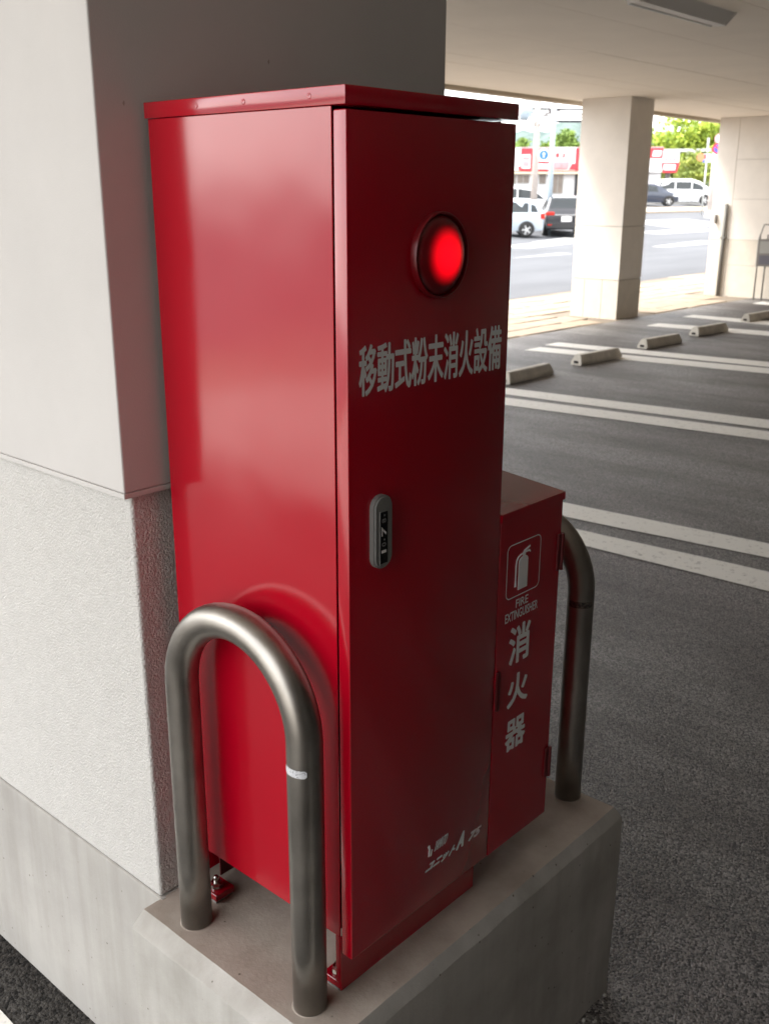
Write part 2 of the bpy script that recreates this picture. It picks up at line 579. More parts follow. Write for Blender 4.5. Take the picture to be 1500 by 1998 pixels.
def text_obj(name, body, rect, y, m, parent, weight=0.0, shear=0.0, rot=0, depth=.0006, facing=None, spacing=1.0):
    """lettering filling rect=(x0,x1,z0,z1) on the plane y, read from -Y"""
    cu = bpy.data.curves.new(name + '_src', 'FONT')
    cu.body = body
    cu.space_character = spacing
    ob = bpy.data.objects.new(name + '_src', cu)
    COL.objects.link(ob)
    dg = bpy.context.evaluated_depsgraph_get()
    dg.update()
    c = ob.evaluated_get(dg).to_curve(dg).copy()
    ob.evaluated_get(dg).to_curve_clear()
    pts = []
    for sp in c.splines:
        pts += [bp.co for bp in (sp.bezier_points if sp.type == 'BEZIER' else sp.points)]
    def tr(x, yy):
        if rot == 90:
            return -yy, x
        return x, yy
    P2 = [tr(p[0], p[1]) for p in pts]
    lx, hx = min(p[0] for p in P2), max(p[0] for p in P2)
    ly, hy = min(p[1] for p in P2), max(p[1] for p in P2)
    x0, x1, z0, z1 = rect
    x0 += weight; x1 -= weight; z0 += weight; z1 -= weight
    sh = shear * (z1 - z0)
    def f(co):
        a, b = tr(co[0], co[1])
        v = (b - ly) / (hy - ly)
        u = (a - lx) / (hx - lx)
        return x0 + u * (x1 - x0 - sh) + v * sh, z0 + v * (z1 - z0)
    for sp in c.splines:
        if sp.type == 'BEZIER':
            for bp in sp.bezier_points:
                bp.handle_left_type = bp.handle_right_type = 'FREE'
            for bp in sp.bezier_points:
                a, b_, l = f(bp.co), f(bp.handle_left), f(bp.handle_right)
                bp.co = (a[0], a[1], 0)
                bp.handle_left = (b_[0], b_[1], 0)
                bp.handle_right = (l[0], l[1], 0)
        else:
            for bp in sp.points:
                a = f(bp.co)
                bp.co = (a[0], a[1], 0, 1)
    c.dimensions = '2D'
    c.fill_mode = 'FRONT'
    c.resolution_u = 4
    c.extrude = 0
    o2 = bpy.data.objects.new(name + '_crv', c)
    COL.objects.link(o2)
    dg = bpy.context.evaluated_depsgraph_get()
    dg.update()
    me = bpy.data.meshes.new_from_object(o2.evaluated_get(dg))
    bpy.data.objects.remove(o2)
    bpy.data.objects.remove(ob)
    me.transform(Matrix(((1, 0, 0, 0), (0, 0, -1, y), (0, 1, 0, 0), (0, 0, 0, 1))))
    # thicker strokes: the same print laid a few times round a small circle, each layer a hair above the last
    src = B()
    src.from_mesh(me)
    out_ = B()
    nl = 12 if weight > 0 else 0
    lay = depth / 14
    for k in range(nl + 1):
        dx_, dz_ = (weight * cos(2 * pi * k / nl), weight * sin(2 * pi * k / nl)) if k < nl else (0, 0)
        vm = {v: out_.verts.new((v.co.x + dx_, v.co.y - lay * k, v.co.z + dz_)) for v in src.verts}
        for f_ in src.faces:
            try:
                out_.faces.new([vm[v] for v in f_.verts])
            except ValueError:
                pass
    out_.to_mesh(me)
    src.free()
    out_.free()
    me.materials.clear()
    me.materials.append(m)
    o = bpy.data.objects.new(name, me)
    return link(o, parent)

# ================================================================== SETTING: ground
GZ = -.52
def strip_sheet(name, xs, ys, zf, m, kind='structure'):
    bm = B()
    rows = [[bm.verts.new((x, y, zf(y))) for x in xs] for y in ys]
    for a, b in zip(rows, rows[1:]):
        for i in range(len(xs) - 1):
            bm.faces.new((a[i], a[i + 1], b[i + 1], b[i]))
    return obj(name, bm, m, kind=kind)
strip_sheet('ground', [-1500, -60, 120, 1500], [-1500, -40, 10.2, 16, 24, 36, 60, 400, 1500], lambda y: gz(y) - .03, M_LOT)
floor = strip_sheet('parking_floor', [-.05, 10, 30, 60], [-14, 0, 7.0], lambda y: GZ, M_ASPH)
lane = strip_sheet('drive_lane', [-3.4, -2, -.05], [-14, 0, 7.0], lambda y: GZ, asphalt('lane_asphalt', (.011, .0105, .010), (.065, .062, .058), 120, 1.2, spec=.12))
walk = strip_sheet('walkway', [-60, 0, 30, 80], [7.0, 9, 10.9], lambda y: GZ - .008, M_PAVEJ)
def road_edge(x):
    return 10.26 + .053 * (x - 15.1)
bm = B()
xs = [-60, -20, 10, 20, 30, 60, 120]
rows = [[bm.verts.new((x, max(7.5, road_edge(x)), GZ - .004)) for x in xs]]
for y in (18, 24, 30, 36):
    rows.append([bm.verts.new((x, max(y, road_edge(x) + (y - 12) * .3), gz(max(y, road_edge(x) + (y - 12) * .3)) + .004)) for x in xs])
for a, b in zip(rows, rows[1:]):
    for i in range(len(xs) - 1):
        bm.faces.new((a[i], a[i + 1], b[i + 1], b[i]))
road = obj('road', bm, M_ROAD, kind='structure')

# paving stones of the walkway, laid in courses of unequal stones
rng = random.Random(3)
stone_meshes = []
for k in range(10):
    bm = box(-.5, .5, -.5, .5, 0, .014)
    for v in bm.verts:
        v.co.x += rng.uniform(-.035, .035)
        v.co.y += rng.uniform(-.06, .06)
        if v.co.z > 0:
            v.co.z += rng.uniform(-.003, .006)
    bmesh.ops.bevel(bm, geom=bm.edges[:], offset=.012, segments=1, affect='EDGES')
    stone_meshes.append(mesh_from_bm('paving_stone', bm, M_PAVE[rng.choice([0, 0, 0, 1, 1, 1, 2, 3])]))
y = 7.06
nst = 0
while y < 11.2:
    h = rng.uniform(.36, .58)
    x = 9.4 - rng.random() * .8
    while x < 23.5:
        wd = rng.uniform(.5, 1.05)
        if not (13.3 < x + wd / 2 < 14.45 and y + h > 7.1 and y < 8.05) and y + h < road_edge(x) - .02 and not (x + wd > 18.4 and y < 8.05) and nst < 285:
            o = bpy.data.objects.new('paving_stone', rng.choice(stone_meshes))
            link(o, walk)
            o.location = (x + wd / 2, y + h / 2, GZ - .009)
            o.scale = (wd - .02, h - .02, 1)
            nst += 1
        x += wd
    y += h

# painted bay lines (measured where they lie, pairs slightly skewed to the facade)
def bay_line(xa, ya, xb, yb, wa, wb, n=14):
    """from the far end (xa, ya) to the near end; x is the centre"""
    bm = B()
    rr = random.Random(int(xa * 100))
    L_, R_ = [], []
    for i in range(n + 1):
        t = i / n
        x = xa + (xb - xa) * t
        yy = ya + (yb - ya) * t
        ww = (wa + (wb - wa) * t) / 2
        L_.append(bm.verts.new((x - ww + rr.uniform(-.004, .004), yy, GZ + .004)))
        R_.append(bm.verts.new((x + ww + rr.uniform(-.004, .004), yy, GZ + .004)))
    for i in range(n):
        bm.faces.new((L_[i], R_[i], R_[i + 1], L_[i + 1]))
    bmesh.ops.recalc_face_normals(bm, faces=bm.faces[:])
    o = obj('parking_line', bm, M_LINE, floor)
    if o.data.polygons[0].normal.z < 0:
        o.data.flip_normals()
    return o
def img_line(tops, bots):
    """bay line whose two edges run through the given photo points"""
    def xy(p):
        d = ray(*p)
        t = (GZ - CAM.z) / d.z
        q = CAM + d * t
        return q.x, q.y
    (xa1, ya1), (xa2, ya2) = xy(tops[0]), xy(tops[1])
    (xb1, yb1), (xb2, yb2) = xy(bots[0]), xy(bots[1])
    def xat(x1, y1, x2, y2, yy):
        return x1 + (x2 - x1) * (yy - y1) / (y2 - y1)
    return lambda yy: (xat(xa1, ya1, xa2, ya2, yy), xat(xb1, yb1, xb2, yb2, yy))
for tops, bots, yfar in (
        ([(1100, 981), (1500, 1062)], [(1100, 1009), (1500, 1090)], 4.6),
        ([(1140, 1037), (1500, 1117)], [(1150, 1068), (1500, 1155)], 4.6),
        ([(985, 757), (1500, 820)], [(985, 770), (1500, 837)], 6.2),
        ([(985, 776), (1500, 843)], [(985, 791), (1500, 860)], 6.2),
        ([(1085, 668), (1500, 707)], [(1085, 676), (1500, 717)], 6.33),
        ([(1045, 677), (1500, 719)], [(1045, 686), (1500, 730)], 6.26),
        ([(1345, 614), (1500, 627)], [(1345, 620), (1500, 635)], 6.5),
        ([(1270, 630), (1500, 647)], [(1270, 637), (1500, 656)], 6.36),
        ([(1470, 587), (1500, 590)], [(1470, 593), (1500, 596)], 6.55)):
    fn = img_line(tops, bots)
    a0, a1 = fn(yfar)
    b0, b1 = fn(0.2)
    bay_line((a0 + a1) / 2, yfar, (b0 + b1) / 2, .2, a0 - a1, b0 - b1)
bay_line(-.300, 3.2, -.295, -3.0, .20, .20)

# road markings
for pts, wd in (([(1000, 509), (1118, 496)], 1.0), ([(998, 484), (1118, 471)], 1.3), ([(1052, 474), (1118, 465)], .8),
                ([(1295, 483), (1388, 471)], 1.0), ([(1258, 438), (1388, 434)], 3.2), ([(1258, 456), (1388, 448)], 1.6)):
    a, b = onground(*pts[0]), onground(*pts[1])
    d = (b - a)
    d.z = 0
    nrm = Vector((-d.y, d.x, 0)).normalized()
    bm = B()
    n = 8
    L_, R_ = [], []
    for i in range(n + 1):
        p = a + (b - a) * (i / n)
        q1, q2 = p + nrm * wd / 2, p - nrm * wd / 2
        L_.append(bm.verts.new((q1.x, q1.y, gz(q1.y) + .012)))
        R_.append(bm.verts.new((q2.x, q2.y, gz(q2.y) + .012)))
    for i in range(n):
        bm.faces.new((L_[i], R_[i], R_[i + 1], L_[i + 1]))
    o = obj('road_marking', bm, M_RLINE, road)
    if o.data.polygons[0].normal.z < 0:
        o.data.flip_normals()
# pale kerb strip on the far side of the road
a, b = onground(1255, 412), onground(1395, 409)
bm = B()
d = (b - a).normalized()
nrm = Vector((-d.y, d.x, 0))
vs = []
for p, s in ((a - d * 40, -1), (b + d * 30, -1), (b + d * 30, 1), (a - d * 40, 1)):
    q = p + nrm * s * 1.2
    vs.append(bm.verts.new((q.x, q.y, gz(q.y) + .10)))
bm.faces.new(vs)
r_ = bmesh.ops.extrude_face_region(bm, geom=bm.faces[:])
for v in [g for g in r_['geom'] if isinstance(g, bmesh.types.BMVert)]:
    v.co.z -= .13
bmesh.ops.recalc_face_normals(bm, faces=bm.faces[:])
obj('far_pavement', bm, M_PAVE[0], kind='structure')

# ------------------------------------------------------------------ ceiling of the car park
ZC = 2.79
ceil = obj('ceiling', box(-2.4, 60, -14, 8.34, ZC + .012, ZC + .9), M_JOINT, kind='structure')
ylines = [8.195, 6.70, 6.24, 5.04, 3.88, 2.68, 1.48, .28, -.92, -3.3, -5.7, -8.1, -10.5, -13.9]
xl = [-2.38, 3.0, 8.8, 14.6, 20.4, 32, 59.9]
for y1, y0 in zip(ylines, ylines[1:]):
    for x0, x1 in zip(xl, xl[1:]):
        g = .006 if y1 == 6.70 else .0035
        obj('ceiling_panel', box(x0 + .003, x1 - .003, y0 + (.006 if y0 == 6.70 else .0035), y1 - g, ZC + random.uniform(-.0008, .0008), ZC + .0118), M_CEIL, ceil)
fb = obj('edge_beam', box(-2.4, 60, 8.20, 8.338, ZC - .055, ZC + .85, bev=.004), M_BEAM)
tag(fb, 'shallow beige edge beam along the open side of the ceiling', 'beam')

fc = strip_sheet('bounce_ground', [-60, -30, -3.4], [-14, 0, 7.0], lambda y: GZ - .01, mat('bounce_ground_pale', (.42, .40, .37), rough=.85, var=.2, vscale=1))  # unseen pale ground, added to bounce skylight onto ceiling and left faces
sw = obj('light_block_wall', box(-2.95, -2.6, -14, -.95, GZ - .02, ZC + .9), M_BOUNCEWALL)  # unseen wall, added to keep outdoor light off the front faces
tag(sw, 'unseen pale wall behind the viewer, added to block light from the left', 'wall')
bw = obj('bounce_back_wall', box(-2.4, 21, -14.3, -14.0, GZ - .02, ZC + .9), M_BOUNCEWALL)  # unseen wall, sized and made pale to steer bounce light under the roof
tag(bw, 'unseen pale back wall behind the viewer, added to bounce light inside', 'wall')

# ------------------------------------------------------------------ near pillar
pil = empty('pillar', (0, 0, 0), 0, 'large white rendered pillar on a concrete footing right behind the red cabinet', 'pillar')
PY = .460
# upper cladding: one box standing proud of the render below
o = obj('cladding', box(-.084, .783, PY, 1.62, .861, ZC - .001, bev=.003), M_CLAD, pil)
obj('cladding_lip', box(-.0846, .7836, PY - .0006, 1.6206, .851, .8605, bev=.001), M_CLAD, pil)
obj('render_coat', box(-.060, .760, PY + .017, 1.600, .0005, .8505, bev=.006, seg=3), M_STUCCO, pil)
obj('footing', box(-.0625, .7625, PY + .0145, 1.603, GZ - .05, 0, bev=.004), M_FOOT, pil)
obj('sealant_fillet', box(-.0625, -.052, PY + .0085, PY + .0143, -.40, .001), M_FOOT, pil)
# two small chips in the paint of the dark side
for cx, cz in ((-.03, 1.497), (.28, 1.585)):
    bm = B()
    rr = random.Random(5)
    vs = [bm.verts.new((cx + .0020 * cos(a) * rr.uniform(.6, 1.2), PY - .0006, cz + .0045 * sin(a) * rr.uniform(.5, 1.2))) for a in [2 * pi * i / 9 for i in range(9)]]
    f = bm.faces.new(vs)
    obj('paint_chip', bm, M_JOINT, pil)

# ------------------------------------------------------------------ pillar at the open side
def clad_pillar(x0, x1, y0, y1, label):
    t = empty('pillar', (0, 0, 0), 0, label, 'pillar')
    g = .018
    obj('core', box(x0 + g + .002, x1 - g - .002, y0 + g + .002, y1 - g - .002, GZ - .05, ZC + .01), M_JOINT, t)
    zs = [(GZ - .01, .080, M_PILLAR2), (.090, .900, M_PILLAR), (.908, ZC - .002, M_PILLAR)]
    for i, (a, b, m) in enumerate(zs):
        # left and right faces
        ycut = [y0, y0 + .29, y0 + .61, y1] if i == 0 else [y0, y1]
        for xa, xb in ((x0, x0 + g), (x1 - g, x1)):
            for ya, yb in zip(ycut, ycut[1:]):
                obj('panel', box(xa, xb, ya + (.0025 if ya > y0 else 0), yb - (.0025 if yb < y1 else 0), a, b, bev=.0015, seg=1), m, t)
        for ya, yb in ((y0, y0 + g), (y1 - g, y1)):
            obj('panel', box(x0 + g + .0005, x1 - g - .0005, ya + (.0006 if ya == y0 else 0), yb, a, b, bev=.0015, seg=1), m, t)
    return t
clad_pillar(13.52, 14.24, 7.12, 7.97, 'square beige tiled pillar standing on the walkway edge beyond the parking bays')

# end wall with panel joints
ew = empty('end_wall', (0, 0, 0), 0, 'pale panelled wall closing the far end of the parking bays', 'wall')
EX = 18.55
obj('backing', box(EX + .03, EX + .5, -14, 7.98, GZ - .05, ZC + .01), M_JOINT, ew)
yc = [8.0, 7.60, 6.40, 5.2, 4.0, 2.8, 1.6, .4, -1.6, -4, -8, -13.9]
zc = [(GZ - .01, .08, M_PILLAR2), (.08, .56, M_PILLAR2), (.56, 1.31, M_PILLAR), (1.31, 2.03, M_PILLAR), (2.03, ZC - .002, M_PILLAR)]
for ya, yb in zip(yc, yc[1:]):
    rows_ = zc if ya < 8 else [(GZ - .01, .56, M_PILLAR2), (.56, ZC - .002, M_PILLAR)]
    for a, b, m in rows_:
        obj('panel', box(EX, EX + .0295, yb + .003, ya - .003, a + .0025, b - .0025, bev=.001, seg=1), m, ew)
obj('end_panel', box(EX + .003, EX + .5, 7.981, 8.0, GZ - .01, ZC - .003), M_PILLAR, ew)

# ------------------------------------------------------------------ plinth
pl = B()
X0, X1, Y0, Y1 = -.133, .854, -.058, PY + .014
cl, cf, cr, dz = .030, .016, .014, .026
def ring(z, l, f, r, n=1):
    return [(X0 + l, Y0 + f, z), (X1 - r, Y0 + f, z), (X1 - r, Y1, z), (X0 + l, Y1, z)]
NX, NY = 26, 14
def dense_ring(c):
    out = []
    for (a, b), n in zip(((c[0], c[1]), (c[1], c[2]), (c[2], c[3]), (c[3], c[0])), (NX, NY, NX, NY)):
        for i in range(n):
            t = i / n
            out.append(Vector(a) * (1 - t) + Vector(b) * t)
    return out
rp_ = random.Random(11)
levels = [(GZ - .04, -.004, -.002, .010), (GZ + .05, 0, 0, .006), (-.30, 0, 0, .002), (-.12, 0, 0, 0), (-dz - .0015, 0.0, 0, 0), (-dz + .0015, .0017, .001, .001), (-.0015, cl - .0017, cf - .001, cr - .001), (0, cl, cf, cr)]
rings = []
for li, (z, l, f, r) in enumerate(levels):
    pts = dense_ring(ring(z, l, f, r))
    amp = .0006 if li >= 4 else .0012
    if li == 0:
        amp = .004
    rings.append([pl.verts.new(p + Vector((rp_.uniform(-1, 1), rp_.uniform(-1, 1) if p.y < Y1 - .01 else 0, rp_.uniform(-1, 1) if 4 <= li < 7 else 0)) * amp) for p in pts])
N = len(rings[0])
for a, b in zip(rings, rings[1:]):
    for k in range(N):
        pl.faces.new((a[k], a[(k + 1) % N], b[(k + 1) % N], b[k]))
pl.faces.new(rings[-1])
bmesh.ops.recalc_face_normals(pl, faces=pl.faces[:])
plo = obj('concrete_plinth', pl, M_PLINTH)
smooth_by_angle(plo, 18)
plo.data.materials.append(concrete('plinth_top_concrete', (.43, .375, .32), (.27, .225, .185), streak=False))
for p_ in plo.data.polygons:
    if p_.normal.z > .95:
        p_.material_index = 1
tag(plo, 'raised concrete plinth with chamfered edges carrying the red cabinet and hoops', 'plinth')
# crumbs of mortar at the foot of the plinth
cr_bm = B()
rr = random.Random(4)
for i in range(70):
    s = rr.uniform(.003, .008)
    if rr.random() < .6:
        px, py = X1 + rr.uniform(-.01, .05), rr.uniform(-.05, .45)
    else:
        px, py = rr.uniform(.3, X1), Y0 - rr.uniform(0, .05)
    mtx = Matrix.Translation((px, py, GZ + s * .3)) @ Matrix.Rotation(rr.random() * 6, 4, 'Z') @ Matrix.Diagonal((s, s * rr.uniform(.6, 1), s * .6, 1))
    bmesh.ops.create_icosphere(cr_bm, subdivisions=1, radius=1, matrix=mtx)
o = obj('mortar_crumbs', cr_bm, M_PLINTH, kind='stuff')
o['label'] = 'loose grey mortar crumbs along the foot of the plinth'

# ================================================================== RED CABINET
cab = empty('fire_cabinet', (0, 0, 0), 0, 'tall glossy red fire cabinet with lit round red lamp standing on the plinth', 'fire cabinet')
XL, XR = .004, .3965
# lid
bm = box(0, .4008, 0, .450, 1.4755, 1.5, bev=.0013, seg=2)
o = smooth_by_angle(obj('lid', bm, M_RED, cab), 40)
for yy in (.315, .205, .068):
    obj('rivet', lathe([(.0042, 0), (.0038, .0006), (.0022, .0003), (0, -.0002)], (0, yy, 1.4885), (-1, 0, 0), 14), M_RED, o, smooth=True)
# body shell: folded sheets
t_ = .0025
bm = B()
add_box(bm, XL, XL + t_, .0302, .446, .1175, 1.475, bev=.0008, seg=1)
add_box(bm, XR - t_, XR, .0302, .446, .1175, 1.475, bev=.0008, seg=1)
add_box(bm, XL + t_ + .0002, XR - t_ - .0002, .4437, .4459, .03, 1.4749)
add_box(bm, XL + t_ + .0002, XR - t_ - .0002, .06, .443, .1185, .122)
smooth_by_angle(obj('body', bm, M_RED, cab), 40)
bm = B()
add_box(bm, XL + t_ + .001, XR - t_ - .001, .040, .0425, .1235, 1.473)
obj('door_gap_shade', bm, M_BLACK, cab)  # black sheet behind the door paints the shade of the gap
# plinth frame of the cabinet: thin front plate with folded edges and four feet
bm = B()
add_box(bm, XL, .391, .029, .0318, .002, .1180, bev=.0006, seg=1)
add_box(bm, XL, XL + .0025, .0321, .0415, .0185, .1172)
add_box(bm, .3885, .391, .0321, .0415, .0185, .1172)
obj('base_frame', bm, M_RED, cab)
obj('base_back', box(XL + .05, XR - .05, .425, .428, .016, .1172), M_DARKRED, cab)
for fx0, fx1 in ((XL, .050), (.345, .391)):
    for fy0, fy1 in ((.0322, .076), (.378, .4248)):
        bm = B()
        add_box(bm, fx0, fx1, fy0, fy1, .004, .0182, bev=.001, seg=1)
        fo = obj('foot', bm, M_RED, cab)
        bx, by = (fx0 + .020 if fx0 < .1 else fx1 - .020), (fy0 + fy1) / 2
        bm = B()
        n6 = [(bx + .0115 * cos(pi / 3 * i + .35), by + .0115 * sin(pi / 3 * i + .35)) for i in range(6)]
        add_prism(bm, n6, 2, .0212, .032)
        add_lathe(bm, [(.0135, 0), (.0135, .003), (0, .003)], (bx, by, .0183), (0, 0, 1), 20)
        add_lathe(bm, [(.0058, 0), (.0058, .010), (.0042, .0125), (0, .0135)], (bx, by, .0318), (0, 0, 1), 16)
        obj('anchor_bolt', bm, M_BOLT, fo)
# shims under the feet
for fx0, fx1 in ((XL, .049), (.347, .391)):
    for fy0, fy1 in ((.036, .074), (.380, .422)):
        obj('shim', box(fx0, fx1, fy0, fy1, -.001, .0038), M_GREYBOX, cab)
# door: shallow folded tray
DY0, DY1 = .0022, .0270
DXL, DXR, DZ0, DZ1 = XL, .3985, .0850, 1.4700
bm = box(DXL, DXR, DY0, DY1, DZ0, DZ1, bev=.0018, seg=3)
door = smooth_by_angle(obj('door', bm, M_RED, cab), 50)
text_obj('lettering', '移動式粉末消火設備', (.0265, .3785, 1.0765, 1.1525), DY0 - .0004, M_PRINT, door, weight=.00125, spacing=1.0)
# maker's marks low on the door
text_obj('lettering', 'YAMATO', (.2235, .2695, .188, .2085), DY0 - .0004, M_PRINT, door, weight=.0005, shear=.45)
bm = B()
add_prism(bm, [(.2075, .2075), (.2125, .2095), (.2150, .2020), (.2125, .1860), (.2095, .1850), (.2110, .1990), (.2100, .2020)], 1, DY0 - .0009, DY0 + .0005)
add_prism(bm, [(.2150, .1835), (.2180, .1845), (.2215, .1960), (.2190, .1970)], 1, DY0 - .0009, DY0 + .0005)
obj('emblem', bm, M_PRINT, door)
text_obj('lettering', 'ユニット', (.198, .2990, .1525, .171), DY0 - .0004, M_PRINT, door, weight=.0013, shear=1.0)
text_obj('lettering', 'A', (.2925, .3285, .1535, .1875), DY0 - .0004, M_PRINT, door, weight=.0020, shear=.4)
text_obj('lettering', '75', (.3300, .3760, .1535, .1715), DY0 - .0004, M_PRINT, door, weight=.0012, shear=.7)
# combination lock
lk_x0, lk_x1, lk_z0, lk_z1 = .0495, .0925, .800, .9195
def pill(x0, x1, z0, z1, rad, n=7):
    out = []
    for cx, cz, a0 in ((x1 - rad, z1 - rad, 0), (x0 + rad, z1 - rad, 90), (x0 + rad, z0 + rad, 180), (x1 - rad, z0 + rad, 270)):
        for i in range(n):
            a = RAD(a0 + 90 * i / (n - 1))
            out.append((cx + rad * cos(a), cz + rad * sin(a)))
    return out
def pill_solid(bm, x0, x1, z0, z1, rad, y_back, y_front, bev):
    add_prism(bm, pill(x0, x1, z0, z1, rad), 1, y_back, y_front)
    es = [e for e in bm.edges if all(abs(v.co.y - y_front) < 1e-6 for v in e.verts)]
    bmesh.ops.bevel(bm, geom=es, offset=bev, segments=3, affect='EDGES')
bm = B()
pill_solid(bm, lk_x0, lk_x1, lk_z0, lk_z1, .020, DY0 - .0001, DY0 - .011, .0030)
lock = smooth_by_angle(obj('dial_lock', bm, M_LOCK, cab), 40)
yw = DY0 - .0114
obj('dial_window', box(.0620, .0795, yw, yw + .002, .8085, .8935, bev=.0006, seg=1), M_LOCKWIN, lock)
bm = B()
add_box(bm, .0605, .0617, yw - .0008, yw + .001, .807, .8937)
add_box(bm, .0605, .0810, yw - .0008, yw + .001, .8938, .8952)
obj('window_frame', bm, M_LOCK, lock)
text_obj('lettering', '7', (.0640, .0755, .8545, .8700), yw - .0004, M_PRINT, lock, weight=.0006, rot=90)
text_obj('lettering', '1', (.0640, .0755, .8265, .8315), yw - .0004, M_PRINT, lock, weight=.0003, rot=90)
text_obj('lettering', '8', (.0650, .0745, .8760, .8830), yw - .0004, M_PRINTDIM, lock, weight=.0003, rot=90)
text_obj('lettering', '0', (.0650, .0745, .8370, .8440), yw - .0004, M_PRINTDIM, lock, weight=.0003, rot=90)
for z0 in (.8865, .847):
    obj('dial_mark', box(.070, .0725, yw - .0007, yw - .0001, z0, z0 + .0025), M_PRINTDIM, lock)
# alarm lamp
LX, LZ = .203, 1.2725
rim = smooth_by_angle(obj('alarm_lamp', lathe([(.0645, 0), (.0642, .009), (.0634, .0108), (.0622, .0112), (.0612, .0106), (.0607, .0085), (.0604, .003)], (LX, DY0 - .0001, LZ), (0, -1, 0), 72), M_REDDK, cab), 40)
ML = bpy.data.materials.new('lamp_lens')
ML.use_nodes = True
t = ML.node_tree
b = t.nodes['Principled BSDF']
b.inputs['Base Color'].default_value = (.13, .002, .005, 1)
b.inputs['Roughness'].default_value = .25
tcn = t.nodes.new('ShaderNodeTexCoord')
ln = t.nodes.new('ShaderNodeVectorMath')
ln.operation = 'LENGTH'
mpn = t.nodes.new('ShaderNodeMapping')
mpn.inputs['Location'].default_value = (-.0035, 0, 0)
mr = t.nodes.new('ShaderNodeMapRange')
mr.interpolation_type = 'SMOOTHERSTEP'
mr.inputs['From Min'].default_value = .0510
mr.inputs['From Max'].default_value = .0170
mr.inputs['To Min'].default_value = 0
mr.inputs['To Max'].default_value = .30
t.links.new(tcn.outputs['Object'], mpn.inputs['Vector'])
t.links.new(mpn.outputs['Vector'], ln.inputs[0])
t.links.new(ln.outputs['Value'], mr.inputs['Value'])
t.links.new(mr.outputs['Result'], b.inputs['Emission Strength'])
b.inputs['Emission Color'].default_value = (1.0, .001, .008, 1)
lens = obj('lens', lathe([(.0605, 0), (.0585, .0050), (.0500, .0095), (.0360, .0135), (.0200, .0160), (.0100, .0167), (0, .0169)], (0, 0, 0), (0, -1, 0), 64), ML, rim, smooth=True)
lens.location = (LX, DY0 - .0035, LZ)

# ================================================================== EXTINGUISHER BOX
eb = empty('extinguisher_box', (.5, .15, 0), 0, 'low red fire extinguisher box with sloping top joined to the tall cabinet', 'extinguisher box')
def W(bm):
    bmesh.ops.translate(bm, verts=bm.verts[:], vec=(-.5, -.15, 0))
    return bm
EX0, EX1, EY1 = .4005, .6085, .300
obj('body', W(box(EX0, EX1, .0265, EY1, .0830, .7995, bev=.001, seg=1)), M_RED, eb)
ed = obj('door', W(box(EX0 + .0008, EX1, .0022, .0255, .0830, .7985, bev=.0016, seg=2)), M_RED, eb)
# sloping lid with folded lip
bm = B()
def zl(y):
    return .8085 + .1 * (y - .002)
add_prism(bm, [(-.0005, zl(0) - .016), (.3025, zl(.3025) - .016), (.3025, zl(.3025)), (-.0005, zl(0))], 0, EX0 - .0003, EX1 + .0035)
bmesh.ops.bevel(bm, geom=bm.edges[:], offset=.0010, segments=2, affect='EDGES')
smooth_by_angle(obj('lid', W(bm), M_RED, eb), 40)
for z0, z1 in ((.647, .724), (.176, .246)):
    bm = B()
    add_box(bm, .5925, .6065, -.0025, .0021, z0, z1, bev=.001, seg=1)
    add_tube(bm, [(.6075, -.0015, z0), (.6075, -.0015, z1)], .0042, 12)
    obj('hinge', W(bm), M_DARKRED, eb)
bm = B()
pill_solid(bm, .4040, .4160, .408, .492, .004, .0021, -.0012, .001)
lt = obj('latch', W(bm), M_DARKRED, eb)
def text_eb(name, *a, **k):
    o = text_obj(name, *a, **k)
    o.data.transform(Matrix.Translation((-.5, -.15, 0)))
    o.parent = ed
    return o
YT = .0018
for ch, rect in (('消', (.4425, .5140, .489, .571)), ('火', (.4440, .5150, .396, .466)), ('器', (.4435, .5130, .2985, .3675))):
    text_eb('lettering', ch, rect, YT, M_PRINT, None, weight=.0020)
text_eb('lettering', 'FIRE', (.4590, .5000, .6085, .6255), YT, M_PRINT, None, weight=.0002)
text_eb('lettering', 'EXTINGUISHER', (.4255, .5345, .5855, .6045), YT, M_PRINT, None, weight=.0002)
# pictogram: rounded frame with an extinguisher
ic = B()
out, inn = pill(.4235, .5350, .6325, .7415, .013), pill(.4255, .5330, .6345, .7395, .011)
va = [ic.verts.new((x, YT - .0006, z)) for x, z in out]
vb = [ic.verts.new((x, YT - .0006, z)) for x, z in inn]
for i in range(len(va)):
    j = (i + 1) % len(va)
    ic.faces.new((va[i], va[j], vb[j], vb[i]))
obj('pictogram_frame', W(ic), M_PRINT, ed)
ic = B()
yb, yf = YT + .0004, YT - .0006
cyl = [(.4640, .6440), (.4930, .6440), (.4935, .6455), (.4935, .7020), (.4915, .7060), (.4870, .7090), (.4840, .7100), (.4840, .7125), (.4760, .7125), (.4760, .7100), (.4700, .7085), (.4655, .7055), (.4635, .7015), (.4635, .6455)]
add_prism(ic, cyl, 1, yb, yf)
hose = [(.4770, .7150), (.4690, .7145), (.4605, .7110), (.4560, .7050), (.4545, .6960), (.4545, .6640)]
for (xa, za), (xb, zb) in zip(hose, hose[1:]):
    dx, dz2 = xb - xa, zb - za
    ll = math.hypot(dx, dz2)
    nx, nz2 = -dz2 / ll * .0014, dx / ll * .0014
    add_prism(ic, [(xa + nx, za + nz2), (xb + nx, zb + nz2), (xb - nx, zb - nz2), (xa - nx, za - nz2)], 1, yb, yf)
add_prism(ic, [(.4530, .6640), (.4560, .6640), (.4570, .6530), (.4520, .6530)], 1, yb, yf)
add_prism(ic, [(.4760, .7128), (.4845, .7128), (.4845, .7180), (.4760, .7180)], 1, yb, yf)
add_prism(ic, [(.4770, .7182), (.4845, .7182), (.4990, .7235), (.4985, .7265), (.4800, .7215)], 1, yb, yf)
